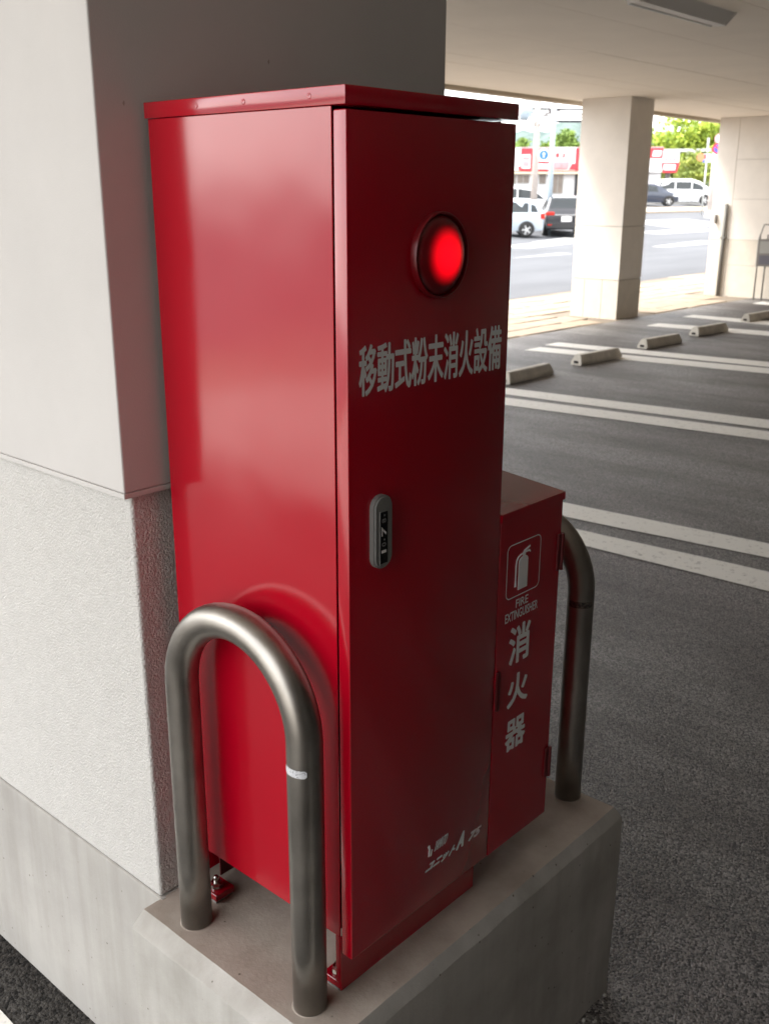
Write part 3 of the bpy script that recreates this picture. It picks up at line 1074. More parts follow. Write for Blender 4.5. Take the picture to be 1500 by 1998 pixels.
add_prism(ic, [(.4848, .7150), (.4960, .7150), (.5000, .7120), (.5005, .7150), (.4970, .7185), (.4848, .7180)], 1, yb, yf)
obj('pictogram', W(ic), M_PRINT, ed)

# ================================================================== GUARD HOOPS
def hoop(x, y0, y1, ztop, label, worn):
    R_ = (y1 - y0) / 2
    yc_, zc_ = (y0 + y1) / 2, ztop - R_
    t = empty('guard_hoop', (x, yc_, 0), 0, label, 'guard hoop', 'steel hoops guarding the cabinet')
    path = [(0, -R_, -.012), (0, -R_, zc_ * .25), (0, -R_, zc_ * .5), (0, -R_, zc_ * .75)]
    for i in range(29):
        a = pi - pi * i / 28
        path.append((0, R_ * cos(a), zc_ + R_ * sin(a)))
    path += [(0, R_, zc_ * .75), (0, R_, zc_ * .5), (0, R_, zc_ * .25), (0, R_, -.012)]
    obj('pipe', tube(path, .03025, 40), M_STEEL, t, smooth=True)
    # grout beads where the legs enter the concrete
    for s in (-1, 1):
        obj('grout_ring', lathe([(.0330, 0), (.0322, .0009), (.0303, .0014)], (0, s * R_, -.0005), (0, 0, 1), 36), plo.data.materials[1], t, smooth=True)
    return t, R_
def sticker(t, R_, zc_, z0, z1, a0, a1, m):
    bm = B()
    n = 14
    lo, hi = [], []
    for i in range(n + 1):
        a = RAD(a0 + (a1 - a0) * i / n)
        e = 0 if 0 < i < n else .003
        lo.append(bm.verts.new((.0306 * cos(a), -R_ + .0306 * sin(a), z0 + e)))
        hi.append(bm.verts.new((.0306 * cos(a), -R_ + .0306 * sin(a), z1 - e)))
    for i in range(n):
        bm.faces.new((lo[i], lo[i + 1], hi[i + 1], hi[i]))
    return obj('sticker', bm, m, t, smooth=True)
h1, R1 = hoop(-.0525, .050, .369, .680, 'near steel pipe hoop with silver sticker, left of the tall red cabinet', False)
sticker(h1, R1, 0, .4725, .4865, 140, 232, M_STICK)
h2, R2 = hoop(.810, .066, .385, .680, 'far steel pipe hoop with worn dark sticker, beside the extinguisher box', True)
sticker(h2, R2, 0, .4915, .5065, 160, 268, M_STICKDK)

# ================================================================== PARKING BAY FURNITURE
def wheel_stop_mesh():
    bm = B()
    Lh, wb, wt, h = .44, .075, .040, .120
    sect = lambda s, zt, k: [(s, -wb, 0), (s, wb, 0), (s, wb, .035), (s * k, wt, zt), (s * k, -wt, zt), (s, -wb, .035)]
    rings_ = []
    for s, k in ((-Lh, .93), (Lh, .93)):
        rings_.append([bm.verts.new(p) for p in sect(s, h, k)])
    a, b_ = rings_
    for i in range(6):
        j = (i + 1) % 6
        bm.faces.new((a[i], a[j], b_[j], b_[i]))
    bm.faces.new(a[::-1])
    bm.faces.new(b_)
    bmesh.ops.recalc_face_normals(bm, faces=bm.faces[:])
    bmesh.ops.bevel(bm, geom=bm.edges[:], offset=.008, segments=2, affect='EDGES')
    return mesh_from_bm('wheel_stop', bm, M_STOP)
def hole_shade_mesh():
    bm = B()
    add_box(bm, -.4425, -.4395, -.030, .030, .022, .052, bev=.001, seg=1)  # solid black block, the darkness inside the hole painted on
    return mesh_from_bm('lifting_hole_shade', bm, M_BLACK)
wm, hm = wheel_stop_mesh(), hole_shade_mesh()
for (x, y, rz), lab in zip(((8.00, 5.06, .03), (9.575, 5.13, -.045), (11.31, 5.21, -.06), (12.93, 5.28, -.06), (15.05, 5.44, -.06)),
                    ('concrete wheel stop partly hidden by the edge of the tall red cabinet', 'concrete wheel stop on the double white line, second from the cabinet',
                     'concrete wheel stop alone in the middle of the bay, third from the cabinet', 'concrete wheel stop across the line in front of the tiled pillar, fourth from the cabinet',
                     'concrete wheel stop cut off by the right edge of the photo')):
    o = link(bpy.data.objects.new('wheel_stop', wm))
    o.location = (x, y, GZ)
    o.rotation_euler = (0, 0, rz)
    tag(o, lab, 'wheel stop', 'concrete wheel stops in the bays')
    link(bpy.data.objects.new('lifting_hole_shade', hm), o)

# ceiling light
cl_ = empty('ceiling_light', (6.90, 3.06, ZC), 0, 'unlit grey fluorescent light fixture mounted on the car park ceiling', 'ceiling light')
bm = B()
add_prism(bm, [(-.13, -.0005), (-.045, -.085), (.045, -.085), (.13, -.0005)], 0, -.70, .70)
obj('housing', bm, M_LAMPBODY, cl_)
for s in (-1, 1):
    bm = B()
    add_prism(bm, [(-.133, -.0008), (-.047, -.089), (.047, -.089), (.133, -.0008)], 0, s * .701, s * .73)
    obj('end_cap', bm, M_LAMPEND, cl_)
obj('tube', tube([(-.68, .065, -.078), (.68, .065, -.078)], .016, 14), M_TUBE, cl_, smooth=True)

# drain pipe and small box on the end wall
dp = empty('drain_pipe', (18.50, 7.69, GZ), 0, 'thin dark vertical pipe standing in front of the end wall', 'pipe')
obj('pipe', tube([(0, 0, -.01), (0, 0, 1.74)], .036, 14), M_PIPE, dp, smooth=True)
obj('clip', box(-.042, .05, -.05, .05, 1.1, 1.13), M_PIPE, dp)
o = obj('switch_box', box(18.47, 18.55, 7.875, 7.905, .86, 1.02, bev=.004), M_GREYBOX)
tag(o, 'small grey box fixed to the end wall beside the dark pipe', 'switch box')
# notice stand
ns = empty('notice_stand', (18.25, 6.78, GZ), RAD(-62), 'grey notice board on two thin legs at the right edge, before the end wall', 'notice stand')
for s in (-.07, .07):
    obj('leg', tube([(s, 0, 0), (s, 0, 1.2)], .014, 10), M_PIPE, ns, smooth=True)
obj('board', box(-.10, .35, -.015, .015, .62, 1.12, bev=.004), M_GREYBOX, ns)
obj('notice', box(-.05, .33, -.018, -.0155, .66, .82), mat('notice_violet_grey', (.22, .22, .27), rough=.5), ns)
obj('notice_sheet', box(-.06, .33, -.018, -.0155, .86, 1.08), M_GREYP, ns)
obj('top_frame', tube([(-.09, 0, 1.1), (-.02, 0, 1.38), (.27, 0, 1.38), (.34, 0, 1.1)], .012, 8), M_PIPE, ns)

# ================================================================== CARS
def car(name, label, loc, rz, st, paint, wheels, wr, windows, lamps, group=None, rimmats=None, rear=None, cat='car'):
    """st: stations (x, z_bottom, z_belt, z_top, half width at belt, half width at top), nose at +x"""
    t = empty(name, loc, rz, label, cat, group)
    bm = B()
    rings_ = []
    for x, zb, zl_, zt, wb, wt in st:
        zm = zb + (zl_ - zb) * .55
        rings_.append([bm.verts.new(p) for p in ((x, -wb * .90, zb), (x, -wb, zm), (x, -wb * .97, zl_), (x, -wt, zt - .015), (x, -wt * .7, zt + .02), (x, wt * .7, zt + .02), (x, wt, zt - .015), (x, wb * .97, zl_), (x, wb, zm), (x, wb * .90, zb))])
    for a, b_ in zip(rings_, rings_[1:]):
        for i in range(len(a)):
            j = (i + 1) % len(a)
            bm.faces.new((a[i], a[j], b_[j], b_[i]))
    bm.faces.new(rings_[0])
    bm.faces.new(rings_[-1][::-1])
    bmesh.ops.recalc_face_normals(bm, faces=bm.faces[:])
    smooth_by_angle(obj('body', bm, paint, t), 32)
    def interp(x):
        for a, b_ in zip(st, st[1:]):
            if a[0] <= x <= b_[0]:
                k = (x - a[0]) / (b_[0] - a[0])
                return [a[i] + (b_[i] - a[i]) * k for i in range(6)]
        return st[-1] if x > st[-1][0] else st[0]
    # side windows: outline as (x, fraction between belt and roof)
    for poly in windows:
        for s in (-1, 1):
            bm = B()
            vs = []
            for x, fr in poly:
                q = interp(x)
                wv = q[4] * .97 + (q[5] - q[4] * .97) * fr
                zv = q[2] + (q[3] - .015 - q[2]) * fr
                vs.append(bm.verts.new((x, s * (wv + .006), zv)))
            bm.faces.new(vs)
            bmesh.ops.solidify(bm, geom=bm.faces[:], thickness=.012)
            obj('side_window', bm, M_GLASS, t)
    # end windows between two stations (x0 higher/lower)
    for xa, xb in lamps.get('screens', []):
        a, b_ = interp(xa), interp(xb)
        bm = B()
        vs = [bm.verts.new(p) for p in ((xa, -a[5] * .92, a[3] + .028), (xa, a[5] * .92, a[3] + .028), (xb, b_[5] * .92, b_[3] + .028), (xb, -b_[5] * .92, b_[3] + .028))]
        bm.faces.new(vs)
        bmesh.ops.solidify(bm, geom=bm.faces[:], thickness=.01)
        obj('windscreen', bm, M_GLASS, t)
    # wheels
    hw = max(s[4] for s in st)
    for i, x in enumerate(wheels):
        for s in (-1, 1):
            wn = obj('wheel', lathe([(.05, -.10), (wr * .62, -.10), (wr * .66, -.115), (wr * .94, -.11), (wr, -.08), (wr, .08), (wr * .94, .11), (wr * .66, .115), (wr * .62, .10), (.05, .10)], (x, s * (hw - .10), wr), (0, 1, 0), 28), M_TYRE, t, smooth=True)
            rm = M_RIM if not rimmats else rimmats[i]
            bm = B()
            add_lathe(bm, [(wr * .64, .112), (wr * .60, .095), (wr * .22, .085), (wr * .2, .105), (0, .108)], (x, s * (hw - .10), wr), (0, s, 0), 20)
            for k in range(5):
                a = 2 * pi * k / 5
                c_, s_ = cos(a), sin(a)
                px_, pz_ = -s_ * .03, c_ * .03
                pts = [(x + c_ * .05 + px_, wr + s_ * .05 + pz_), (x + c_ * wr * .62 + px_, wr + s_ * wr * .62 + pz_), (x + c_ * wr * .62 - px_, wr + s_ * wr * .62 - pz_), (x + c_ * .05 - px_, wr + s_ * .05 - pz_)]
                yv = s * (hw - .10 + .100)
                add_prism(bm, pts, 1, yv, yv + s * .012)
            obj('rim', bm, rm, wn)
            bm = B()
            add_lathe(bm, [(wr * 1.12, .0), (wr * 1.12, .012), (wr * .9, .012)], (x, s * (hw - .003), wr + .02), (0, s, 0), 28)
            for v in [v for v in bm.verts if v.co.z < wr * .55]:
                v.co.z = wr * .55
            obj('wheel_arch', bm, M_TRIM, t)
    for nm, m, bxs in lamps.get('parts', []):
        for bx_ in bxs:
            obj(nm, box(*bx_, bev=min(.02, .3 * min(bx_[1] - bx_[0], bx_[3] - bx_[2], bx_[5] - bx_[4])), seg=2), m, t)
    return t

# black SUV seen from behind
suv_st = [(-2.16, .40, .80, .86, .82, .76), (-2.13, .34, .98, 1.04, .90, .82), (-2.05, .32, 1.02, 1.16, .91, .78), (-1.78, .30, 1.04, 1.60, .92, .66), (-1.55, .30, 1.04, 1.66, .92, .67), (-.6, .28, 1.02, 1.70, .92, .69), (.3, .28, 1.0, 1.64, .92, .68), (.95, .28, .98, 1.12, .92, .78), (1.7, .30, .90, .98, .90, .78), (2.1, .40, .74, .80, .82, .7)]
p = onground(1095, 454)
p = at(1095, 420, 46.0)
yaw_suv = math.atan2(ray(1095, 385).y, ray(1095, 385).x)
car('parked_car', 'black compact car seen from behind with white number plate, next to the tiled pillar', (p.x + 1.9 * cos(yaw_suv), p.y + 1.9 * sin(yaw_suv), gz(p.y) + .02), yaw_suv + .10, suv_st, M_CBLACK, (-1.3, 1.3), .34,
    [[(-1.35, .12), (-.3, .12), (-.3, .86), (-1.3, .82)], [(-.22, .12), (.65, .12), (.22, .84), (-.22, .86)]],
    {'screens': [(-2.04, -1.80), (.34, .93)], 'parts': [
        ('tail_lamp', M_TAIL, [(-2.19, -2.06, -.90, -.52, .90, 1.04), (-2.19, -2.06, .52, .90, .90, 1.04)]),
        ('number_plate', M_WHITE, [(-2.20, -2.168, -.22, .22, .64, .86)]),
        ('bumper', M_TRIM, [(-2.22, -2.10, -.86, .86, .36, .60)]),
        ('chrome_strip', M_CHROME, [(-2.185, -2.13, -.5, .5, .90, .935)]),
        ('reflector', M_TAIL, [(-2.235, -2.2, -.80, -.62, .48, .53), (-2.235, -2.2, .62, .80, .48, .53)])]})
# pale silver hatchback driving to the right
hat_st = [(-1.85, .36, .80, .86, .70, .64), (-1.80, .28, .92, 1.05, .80, .66), (-1.55, .26, .94, 1.46, .83, .60), (-.9, .25, .93, 1.54, .84, .62), (.1, .25, .92, 1.52, .84, .62), (.55, .25, .91, 1.36, .84, .66), (1.15, .25, .90, 1.00, .83, .70), (1.65, .27, .78, .86, .80, .68), (1.86, .36, .62, .68, .68, .56)]
p = at(1058, 425, 45.0)
yaw_r = face_rot(1040)
d = Vector((cos(yaw_r), sin(yaw_r)))
car('parked_car', 'pale silver hatchback half hidden behind the edge of the tall red cabinet', (p.x - d.x * 1.85, p.y - d.y * 1.85, gz(p.y) + .05), yaw_r + pi + .10, hat_st, M_CSILV, (-1.12, 1.2), .30,
    [[(-1.60, .14), (-1.28, .14), (-1.28, .74), (-1.46, .66)], [(-1.18, .12), (-.40, .12), (-.40, .84), (-1.18, .80)], [(-.32, .12), (.40, .12), (.30, .80), (-.32, .86)]],
    {'screens': [(.6, 1.13)], 'parts': [('tail_lamp', M_TAIL, [(-1.87, -1.68, -.82, -.62, .74, .96), (-1.87, -1.68, .62, .82, .74, .96)])]})
# white minivan further back with dark windows
van_st = [(-2.45, .38, .98, 1.04, .82, .76), (-2.40, .30, 1.06, 1.3, .90, .74), (-2.2, .28, 1.06, 1.84, .91, .70), (-1.4, .26, 1.06, 1.90, .92, .72), (.3, .26, 1.05, 1.88, .92, .72), (.95, .26, 1.04, 1.68, .92, .72), (1.75, .26, 1.02, 1.14, .91, .76), (2.2, .30, .86, .94, .86, .72), (2.42, .42, .66, .72, .74, .6)]
p = at(1030, 370, 56.0)
yaw_l = face_rot(1030)
d = Vector((cos(yaw_l), sin(yaw_l)))
car('parked_car', 'white car with dark side windows standing behind the pale silver hatchback', (p.x - d.x * .2, p.y - d.y * .2, gz(p.y) + .02), yaw_l + .1, hat_st, M_CWHITE, (-1.15, 1.18), .31,
    [[(-1.4, .08), (-.45, .08), (-.45, .88), (-1.36, .85)], [(-.38, .08), (.42, .08), (.32, .84), (-.38, .88)], [(.48, .08), (1.05, .08), (.55, .82)]],
    {'screens': [(.6, 1.13)], 'parts': [('head_lamp', M_HEAD, [(1.45, 1.78, -.80, -.62, .66, .80), (1.45, 1.78, .62, .80, .66, .80)])]})
# right opening: white minivan and dark car
p = at(1337, 397, 84.0)
yaw_v = face_rot(1337)
car('parked_car', 'long white minivan parked side-on below the trees in the right opening', (p.x, p.y, gz(p.y) - .02), yaw_v, van_st, M_CWHITE, (-1.45, 1.35), .36,
    [[(-2.05, .12), (-.9, .12), (-.9, .78), (-2.0, .78)], [(-.82, .12), (.3, .12), (.3, .78), (-.82, .78)], [(.38, .12), (1.5, .12), (.95, .70), (.38, .78)]],
    {'screens': [(1.0, 1.72)], 'parts': [('head_lamp', M_HEAD, [(2.0, 2.36, -.84, -.62, .72, .90), (2.0, 2.36, .62, .84, .72, .90)]), ('mirror', M_CWHITE, [(1.25, 1.42, -1.05, -.92, 1.05, 1.22)])]},
    rimmats=[M_RIMY, M_RIM], cat='minivan')
p = at(1268, 398, 78.0)
car('parked_car', 'dark blue car with pale wheels in front of the white minivan', (p.x, p.y, gz(p.y) - .02), face_rot(1270) + .1, hat_st, M_CNAVY, (-1.15, 1.18), .33,
    [[(-1.35, .12), (-.45, .12), (-.45, .86), (-1.3, .8)], [(-.36, .12), (.40, .12), (.30, .80), (-.36, .86)]],
    {'screens': [(.6, 1.13)], 'parts': [('head_lamp', M_HEAD, [(1.45, 1.78, -.80, -.62, .66, .80), (1.45, 1.78, .62, .80, .66, .80)])]})

# ================================================================== SHOP BEHIND THE ROAD
r_s = 92.0
org = at(1100, 383, r_s)
rz_s = face_rot(1100)
shop = empty('shop', (org.x, org.y, gz(org.y) - .05), rz_s, 'low white shop with red and white fascia boards behind the parked cars', 'shop')
fm = org.z - shop.location.z                       # height of the horizon line above the shop floor
K = (at(1200, 383, r_s) - at(1000, 383, r_s)).length / 200     # metres per photo pixel at the shop
def sx(px): return (px - 1100) * K
def sz(py): return fm + (383 - py) * K
obj('wall', box(sx(820), sx(1283), .3, 9, 0, sz(297)), M_WALLP, shop)
obj('roof', box(sx(818), sx(1284), .1, 9.2, sz(297) + .01, sz(291)), M_ROOF, shop)
def fascia(x0, x1, y0, y1, m, dep=0.0, name='fascia_board'):
    return obj(name, box(sx(x0), sx(x1), -.05 - dep, .29, sz(y1), sz(y0), bev=.02, seg=1), m, shop)
fascia(830, 1012, 294, 335, M_WHITE)
fascia(1012.3, 1034, 293, 337, M_SIGNRED)
fascia(1034.3, 1074, 294, 336, M_SIGNRED)
fascia(1074.3, 1118, 293, 335, M_WHITE)
fascia(1118.3, 1180, 293, 334, M_SIGNRED)
fascia(1180.3, 1250, 293, 335, M_WHITE)
fascia(1250.3, 1284, 293, 312, M_SIGNRED)
fascia(1250.3, 1284, 312.3, 338, M_WHITE)
def plate(x0, x1, y0, y1, m, name='sign_panel', skew=0):
    bm = B()
    add_prism(bm, [(sx(x0), sz(y1)), (sx(x1), sz(y1)), (sx(x1 + skew), sz(y0)), (sx(x0 + skew), sz(y0))], 1, -.14, -.055)
    return obj(name, bm, m, shop)
plate(1013.5, 1031, 305, 331, M_WHITE)
plate(1008, 1016, 327, 334, M_SIGNRED)
plate(1036, 1070, 297, 318, M_WHITE)
plate(1045, 1072, 322, 332, M_WHITE, skew=-3)
plate(1075, 1104, 318, 333, M_SIGNPINK, skew=3)
plate(1106, 1119, 322, 333.5, M_SIGNRED, skew=6)
plate(1263, 1279, 298, 309, M_WHITE, skew=2)
for body, x0, x1, y0, y1, m in (('薬', 1079, 1087, 302, 311, M_SIGNRED), ('店', 1091, 1099, 302, 311, M_SIGNRED)):
    text_obj('lettering', body, (sx(x0), sx(x1), sz(y1), sz(y0)), -.06, m, shop, weight=.01, depth=.01)
for x0, x1, y0, y1 in ((1016, 1029, 309, 314), (1017, 1028, 318, 326), (1080, 1090, 322, 330), (1093, 1101, 322, 330)):
    plate(x0, x1, y0, y1, M_SIGNPINK).location.y = -.09
obj('soffit', box(sx(830), sx(1180), -.3, .28, sz(341), sz(337.2)), M_AWN, shop)
for x0, x1, y0, y1 in ((960, 1004, 343, 360), (1006, 1030, 343, 359), (1049, 1063, 341, 360), (1075, 1097, 340, 378), (1150, 1180, 343, 378), (1200, 1240, 343, 378)):
    f = obj('window', box(sx(x0), sx(x1), .22, .299, sz(y1), sz(y0)), M_GREYP, shop)
    n_ = max(1, int((x1 - x0) / 9))
    for k in range(n_):
        a = x0 + .8 + (x1 - x0 - .8) * k / n_
        b_ = x0 + (x1 - x0 - .8) * (k + 1) / n_
        obj('pane', box(sx(a), sx(b_), .20, .219, sz(y1 - .8), sz(y0 + .8)), M_SHOPGLASS, f)
obj('door', box(sx(1119), sx(1126), .2, .299, sz(384), sz(340)), M_TRIM, shop)
obj('pilaster', box(sx(1030.5), sx(1046), .12, .299, 0, sz(337.3)), M_WALLP, shop)

# red and white sign board on two posts, right of the shop
def stand_frame(px, r):
    o_ = at(px, 383, r)
    k_ = (at(px + 50, 383, r) - at(px - 50, 383, r)).length / 100
    base = gz(o_.y) - .05
    return o_, face_rot(px), base, k_, o_.z - base
o_, rz_, base, k_, hz = stand_frame(1302, 88)
sg = empty('shop_sign', (o_.x, o_.y, base), rz_, 'white and red roadside shop sign on dark posts left of the bushy tree', 'sign')
fx = lambda px: (px - 1302) * k_
fz = lambda py: hz + (383 - py) * k_
for px in (1296, 1301):
    obj('post', tube([(fx(px), .1, 0), (fx(px), .1, fz(320))], .09, 8), M_POLEDK, sg)
obj('upper_panel', box(fx(1286), fx(1318), -.12, .12, fz(319), fz(297), bev=.02, seg=1), M_WHITE, sg)
bm = B()
add_prism(bm, [(fx(1288), fz(338)), (fx(1315), fz(338)), (fx(1320), fz(319.3)), (fx(1284), fz(319.3))], 1, -.15, .12)
obj('lower_panel', bm, M_SIGNRED, sg)
obj('lower_inset', box(fx(1289), fx(1312), -.20, -.151, fz(333), fz(322)), M_WHITE, sg)
for i in range(2):
    for j in range(3):
        obj('print_block', box(fx(1291 + j * 7.5), fx(1296.5 + j * 7.5), -.135, -.121, fz(307 + i * 8.5), fz(301 + i * 8.5)), M_SIGNPINK, sg)

# pale steel frame (beam on slim posts) crossing in front of the trees
o_, rz_, base, k_, hz = stand_frame(1335, 102)
fr = empty('steel_frame', (o_.x, o_.y, base), rz_, 'pale grey steel beam on slim posts crossing in front of the big tree', 'frame')
fx = lambda px: (px - 1335) * k_
obj('beam', box(fx(1265), fx(1378), -.1, .1, fz(298), fz(292.5), bev=.02, seg=1), M_GREYP, fr)
for px in (1333, 1347, 1371):
    obj('post', tube([(fx(px), 0, 0), (fx(px), 0, fz(298) if px < 1360 else fz(272))], .10, 8), M_GREYP, fr)

# utility poles
def pole(px, r, ytop, rad, m, name, label, cat, taper=.75):
    o_, rz_, base, k_, hz = stand_frame(px, r)
    t = empty(name, (o_.x, o_.y, base), rz_, label, cat)
    h_ = hz + (383 - ytop) * k_
    obj('shaft', tube([(0, 0, 0), (0, 0, h_ / 2), (0, 0, h_)], [rad, rad * (1 + taper) / 2, rad * taper], 14), m, t, smooth=True)
    return t, k_, hz
t, k_, hz = pole(1041, 52, 120, .17, M_CONC, 'utility_pole', 'concrete utility pole with pale transformer, seen beside the cabinet edge', 'utility pole', .7)
zz = lambda py: hz + (383 - py) * k_
for i, s in enumerate((-.55, .5)):
    obj('street_lamp', lathe([(0, -.22), (.16, -.18), (.22, 0), (.16, .18), (0, .22)], (s * .55, -.1, zz(246)), (0, 0, 1), 16), M_WHITE, t, smooth=True)
obj('transformer', lathe([(.02, -.02), (.30, 0), (.30, .62), (.26, .70), (0, .72)], (-.55, .05, zz(241)), (0, 0, 1), 18), M_TRANS, t, smooth=True)
for yy in (226, 208, 180, 160):
    obj('cross_arm', box(-.75, .75, -.04, .04, zz(yy) - .04, zz(yy) + .04), M_GREYP, t)
bm = B()
for s in (-.6, -.3, .3, .6):
    add_lathe(bm, [(.05, 0), (.06, .05), (.03, .1), (.06, .14), (0, .2)], (s, 0, zz(208) + .04), (0, 0, 1), 8)
obj('insulator', bm, M_GREYP, t)
ar = random.Random(9)
bm = B()
for i in range(9):
    x0 = .35 + ar.random() * .7
    z0 = zz(232) + ar.uniform(-.2, .1)
    add_tube(bm, [(x0, -.06, z0), (x0 + ar.uniform(-.15, .3), -.06, z0 + ar.uniform(.1, .35))], .025, 6)
add_tube(bm, [(.2, -.06, zz(236)), (.75, -.06, zz(228)), (1.1, -.06, zz(226))], .03, 6)
obj('cable_fittings', bm, M_POLEDK, t)

t, k_, hz = pole(1072, 47, 120, .115, M_POLEBLUE, 'sign_pole', 'slim blue grey steel pole carrying a round blue road sign', 'pole', .9)
zz = lambda py: hz + (383 - py) * k_
sgx = (1056.5 - 1072) * k_
obj('bracket', box(sgx, .05, -.02, .02, zz(306) - .02, zz(306) + .02), M_GREYP, t)
obj('sign_disc', lathe([(0, 0), (.27, 0), (.27, .02), (0, .02)], (sgx, -.03, zz(306)), (0, -1, 0), 32), M_WHITE, t)
obj('sign_face', lathe([(0, 0), (.19, 0), (.19, .008), (0, .008)], (sgx, -.052, zz(306)), (0, -1, 0), 32), M_BLUE, t)
bm = B()
add_prism(bm, [(sgx - .03, zz(306) - .11), (sgx + .03, zz(306) - .11), (sgx + .03, zz(306) + .02), (sgx + .08, zz(306) + .02), (sgx, zz(306) + .12), (sgx - .08, zz(306) + .02), (sgx - .03, zz(306) + .02)], 1, -.068, -.0605)
obj('arrow', bm, M_WHITE, t)
pole(1129.5, 60, 120, .11, M_GREYP, 'utility_pole', 'thin grey pole just left of the tiled pillar, above the red fascia', 'utility pole', .9)
t, k_, hz = pole(1386, 70, 296, .17, M_CONC, 'post', 'thick pale concrete post at the right of the white minivan', 'post', .85)
zz = lambda py: hz + (383 - py) * k_
obj('base_box', box(-.3, .25, -.35, -.18, 0, .5, bev=.02, seg=1), M_GREYP, t)

# prohibition signs on a dark pole
o_, rz_, base, k_, hz = stand_frame(1396, 62)
t = empty('road_sign', (o_.x, o_.y, base), rz_, 'red rimmed blue no parking sign under a pale round sign on dark pole', 'road sign')
zz = lambda py: hz + (383 - py) * k_
xx = lambda px: (px - 1396) * k_
obj('pole', tube([(xx(1394), 0, 0), (xx(1395), 0, zz(330)), (xx(1400), 0, zz(255))], .06, 10), M_POLEDK, t, smooth=True)
zc_ = zz(291)
obj('lower_disc', lathe([(0, 0), (.30, 0), (.30, .02), (0, .02)], (xx(1390.5), -.07, zc_), (0, -1, 0), 32), M_SIGNRED, t)
obj('lower_face', lathe([(0, 0), (.21, 0), (.21, .008), (0, .008)], (xx(1390.5), -.092, zc_), (0, -1, 0), 32), M_VIOLET, t)
bm = B()
c_ = Vector((xx(1390.5), 0, zc_))
add_prism(bm, [(c_.x - .17, c_.z + .11), (c_.x - .12, c_.z + .16), (c_.x + .17, c_.z - .11), (c_.x + .12, c_.z - .16)], 1, -.110, -.1005)
obj('slash', bm, M_SIGNRED, t)
obj('upper_disc', lathe([(0, 0), (.28, 0), (.28, .02), (0, .02)], (xx(1392.5), -.07, zz(272.5)), (0, -1, 0), 32), M_SIGNPINK, t)
obj('upper_face', lathe([(0, 0), (.21, 0), (.21, .008), (0, .008)], (xx(1392.5), -.092, zz(272.5)), (0, -1, 0), 32), M_WHITE, t)

o_, rz_, base, k_, hz = stand_frame(1366, 72)
t = empty('direction_sign', (o_.x, o_.y, base), rz_, 'small orange and pale blue roadside sign in front of the bushy tree', 'sign')
zz = lambda py: hz + (383 - py) * k_
xx = lambda px: (px - 1366) * k_
obj('pole', tube([(xx(1371), .06, 0), (xx(1371), .06, zz(302))], .05, 8), M_GREYP, t, smooth=True)
obj('disc', lathe([(0, 0), (.24, 0), (.24, .03), (0, .03)], (xx(1359), -.02, zz(308)), (0, -1, 0), 24), M_ORANGE, t)
obj('board', box(xx(1364), xx(1380), -.03, .02, zz(318), zz(301)), M_TRANS, t)
obj('board_print', box(xx(1365), xx(1369), -.045, -.031, zz(311), zz(303)), M_SIGNRED, t)
obj('board_mark', box(xx(1363.5), xx(1367), -.045, -.031, zz(318), zz(313)), M_VIOLET, t)

# overhead wires, each one sagging between poles
def wire(pa, pb, sag, rad=.035):
    bm = B()
    pts = []
    for i in range(13):
        k = i / 12
        q = pa.lerp(pb, k)
        pts.append((q.x, q.y, q.z - sag * 4 * k * (1 - k)))
    add_tube(bm, pts, rad, 5)
    o = obj('overhead_wire', bm, M_WIRE)
    return o
for i, (ya, yb, sg_, lab) in enumerate(((206, 206, .15, 'overhead wire, highest of the six crossing the sky beside the tiled pillar'),
                                        (212, 215, .2, 'overhead wire, second from the top across the sky beside the tiled pillar'),
                                        (219, 222, .18, 'overhead wire, third from the top across the sky beside the tiled pillar'),
                                        (225, 229, .25, 'overhead wire, third from the bottom across the sky beside the tiled pillar'),
                                        (229, 226, .2, 'overhead wire, second from the bottom across the sky beside the tiled pillar'),
                                        (214, 207, .1, 'overhead wire crossing the others upward to the right beside the tiled pillar'))):
    tag(wire(at(900, ya - 6, 53), at(1240, yb + 5, 57), sg_), lab, 'wire', 'overhead wires above the road')

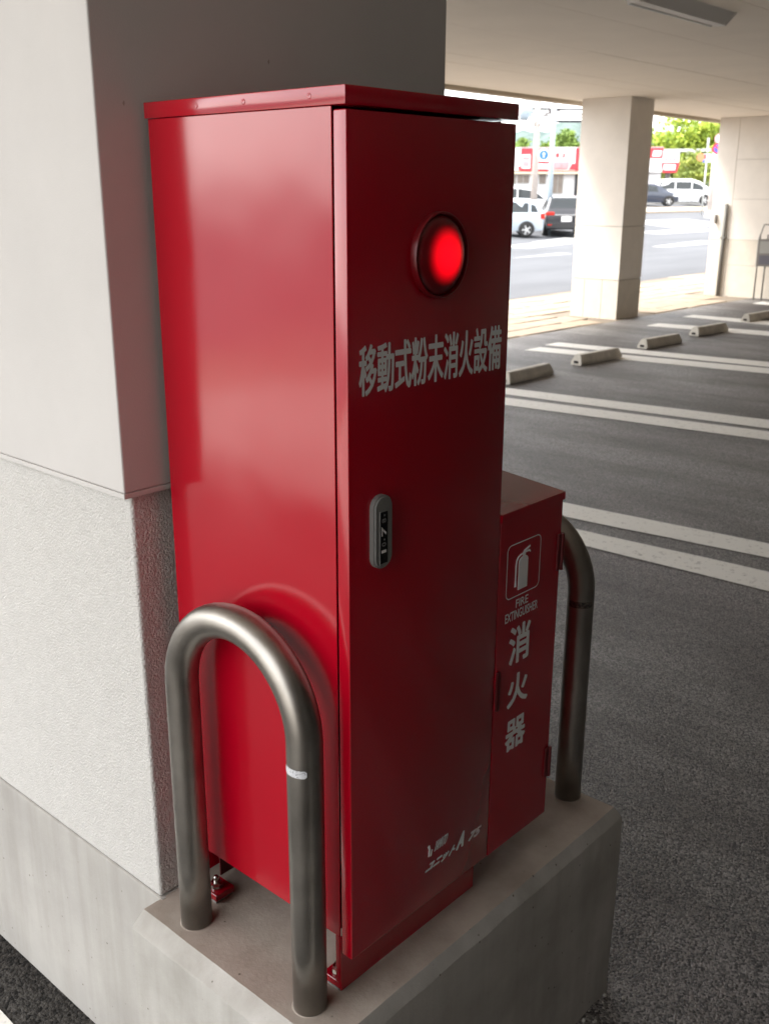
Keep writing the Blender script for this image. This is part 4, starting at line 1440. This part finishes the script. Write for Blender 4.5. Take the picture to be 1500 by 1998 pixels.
# ================================================================== TREES, HILL
def tree(name, label, px, py, r, rx, rz, m, n, leaf, cat='tree', group=None, seed=1, clumps=14):
    c = at(px, py, r)
    base = gz(c.y) - .05
    t = empty(name, (c.x, c.y, base), 0, label, cat, group)
    R0 = random.Random(seed)
    zc0 = c.z - base
    bm = B()
    cl_list = []
    for i in range(clumps):
        while True:
            u = Vector((R0.uniform(-1, 1), R0.uniform(-1, 1), R0.uniform(-1, 1)))
            if u.length < 1:
                break
        u = u * .8
        cl_list.append((Vector((u.x * rx, u.y * rx, zc0 + u.z * rz)), R0.uniform(.28, .5)))
    for i in range(n):
        cc, s = R0.choice(cl_list)
        while True:
            u = Vector((R0.gauss(0, .5), R0.gauss(0, .5), R0.gauss(0, .45)))
            if u.length < 1.4:
                break
        p_ = cc + Vector((u.x * rx * s, u.y * rx * s, u.z * rz * s))
        if p_.z < .3:
            continue
        nrm = Vector((R0.uniform(-1, 1), R0.uniform(-1, 1), R0.uniform(-.2, 1))).normalized()
        a = nrm.orthogonal().normalized()
        a.rotate(Matrix.Rotation(R0.random() * 6.28, 3, nrm))
        b_ = nrm.cross(a)
        l = leaf * R0.uniform(.6, 1.3)
        bm.faces.new([bm.verts.new(p_ + a * l), bm.verts.new(p_ + b_ * l * .5 + nrm * l * .1), bm.verts.new(p_ - a * l), bm.verts.new(p_ - b_ * l * .5 + nrm * l * .1)])
    obj('crown', bm, m, t)
    bm = B()
    tr_ = max(.08, rx * .05)
    add_tube(bm, [(0, 0, 0), (tr_ * .4, 0, zc0 * .4), (0, tr_ * .4, zc0 * .95)], [tr_ * 1.2, tr_, tr_ * .5], 8)
    for cc, s in cl_list[:6]:
        add_tube(bm, [(0, 0, zc0 * .5), ((cc.x) * .5, cc.y * .5, (zc0 * .5 + cc.z) / 2 + .2), tuple(cc)], [tr_ * .5, tr_ * .35, tr_ * .12], 6)
    obj('trunk', bm, M_BARK, t)
    return t
tree('tree', 'big yellow green leafy tree rising above the white minivan', 1336, 274, 112, 4.6, 2.6, M_LEAF_Y, 15000, .20, seed=2, clumps=22)
tree('tree', 'yellow green tree half hidden by the panelled end wall', 1398, 262, 115, 2.6, 2.2, M_LEAF_Y, 3500, .20, seed=5)
tree('tree', 'low bushy green tree directly behind the white minivan', 1352, 335, 96, 2.3, 1.9, M_LEAF_G, 5000, .16, seed=8, clumps=16)
tree('tree', 'dark green tree between the shop sign and the bushy tree', 1318, 320, 118, 3.4, 2.2, M_LEAF_G, 5000, .2, seed=9, clumps=16)
tree('tree', 'bright green tree above the shop roof beside the tiled pillar', 1100, 276, 118, 1.6, 1.7, M_LEAF_F, 3000, .18, seed=12)
tree('tree', 'low yellow green tree above the red fascia next to the tiled pillar', 1121, 285, 118, 1.7, .9, M_LEAF_F, 2200, .18, seed=13)
tree('tree', 'yellowish tree above the shop roof just right of the blue grey pole', 1080, 288, 120, 1.5, .7, M_LEAF_F, 1600, .18, seed=14)
tree('tree', 'yellow green tree above the shop roof just right of the tall red cabinet', 1016, 287, 116, 1.2, .9, M_LEAF_F, 1600, .18, seed=15)

bm = B()
hr = random.Random(21)
cols = []
r0 = 420.0
for i in range(61):
    px = 700 + i * 16
    ridge = 262 - 22 * math.exp(-((px - 1115) / 45) ** 2) + 6 * sin(px / 37) + 3 * sin(px / 13 + 1)
    if px < 1050:
        ridge = 256 + 5 * sin(px / 29)
    top = at(px, ridge, r0 + 60)
    col_ = []
    for j in range(7):
        k = j / 6
        foot = at(px, 384, r0 - 80)
        q = foot.lerp(top, k)
        z = 1 + (top.z - 1) * (k ** .8) + (hr.uniform(-1.2, 1.2) if 0 < j else 0)
        col_.append(bm.verts.new((q.x, q.y, z)))
    back = at(px, 384, r0 + 200)
    col_.append(bm.verts.new((back.x, back.y, 0)))
    cols.append(col_)
for a, b_ in zip(cols, cols[1:]):
    for j in range(len(a) - 1):
        bm.faces.new((a[j], b_[j], b_[j + 1], a[j + 1]))
bmesh.ops.recalc_face_normals(bm, faces=bm.faces[:])
hill = obj('hill', bm, M_HILL, smooth=True, kind='structure')
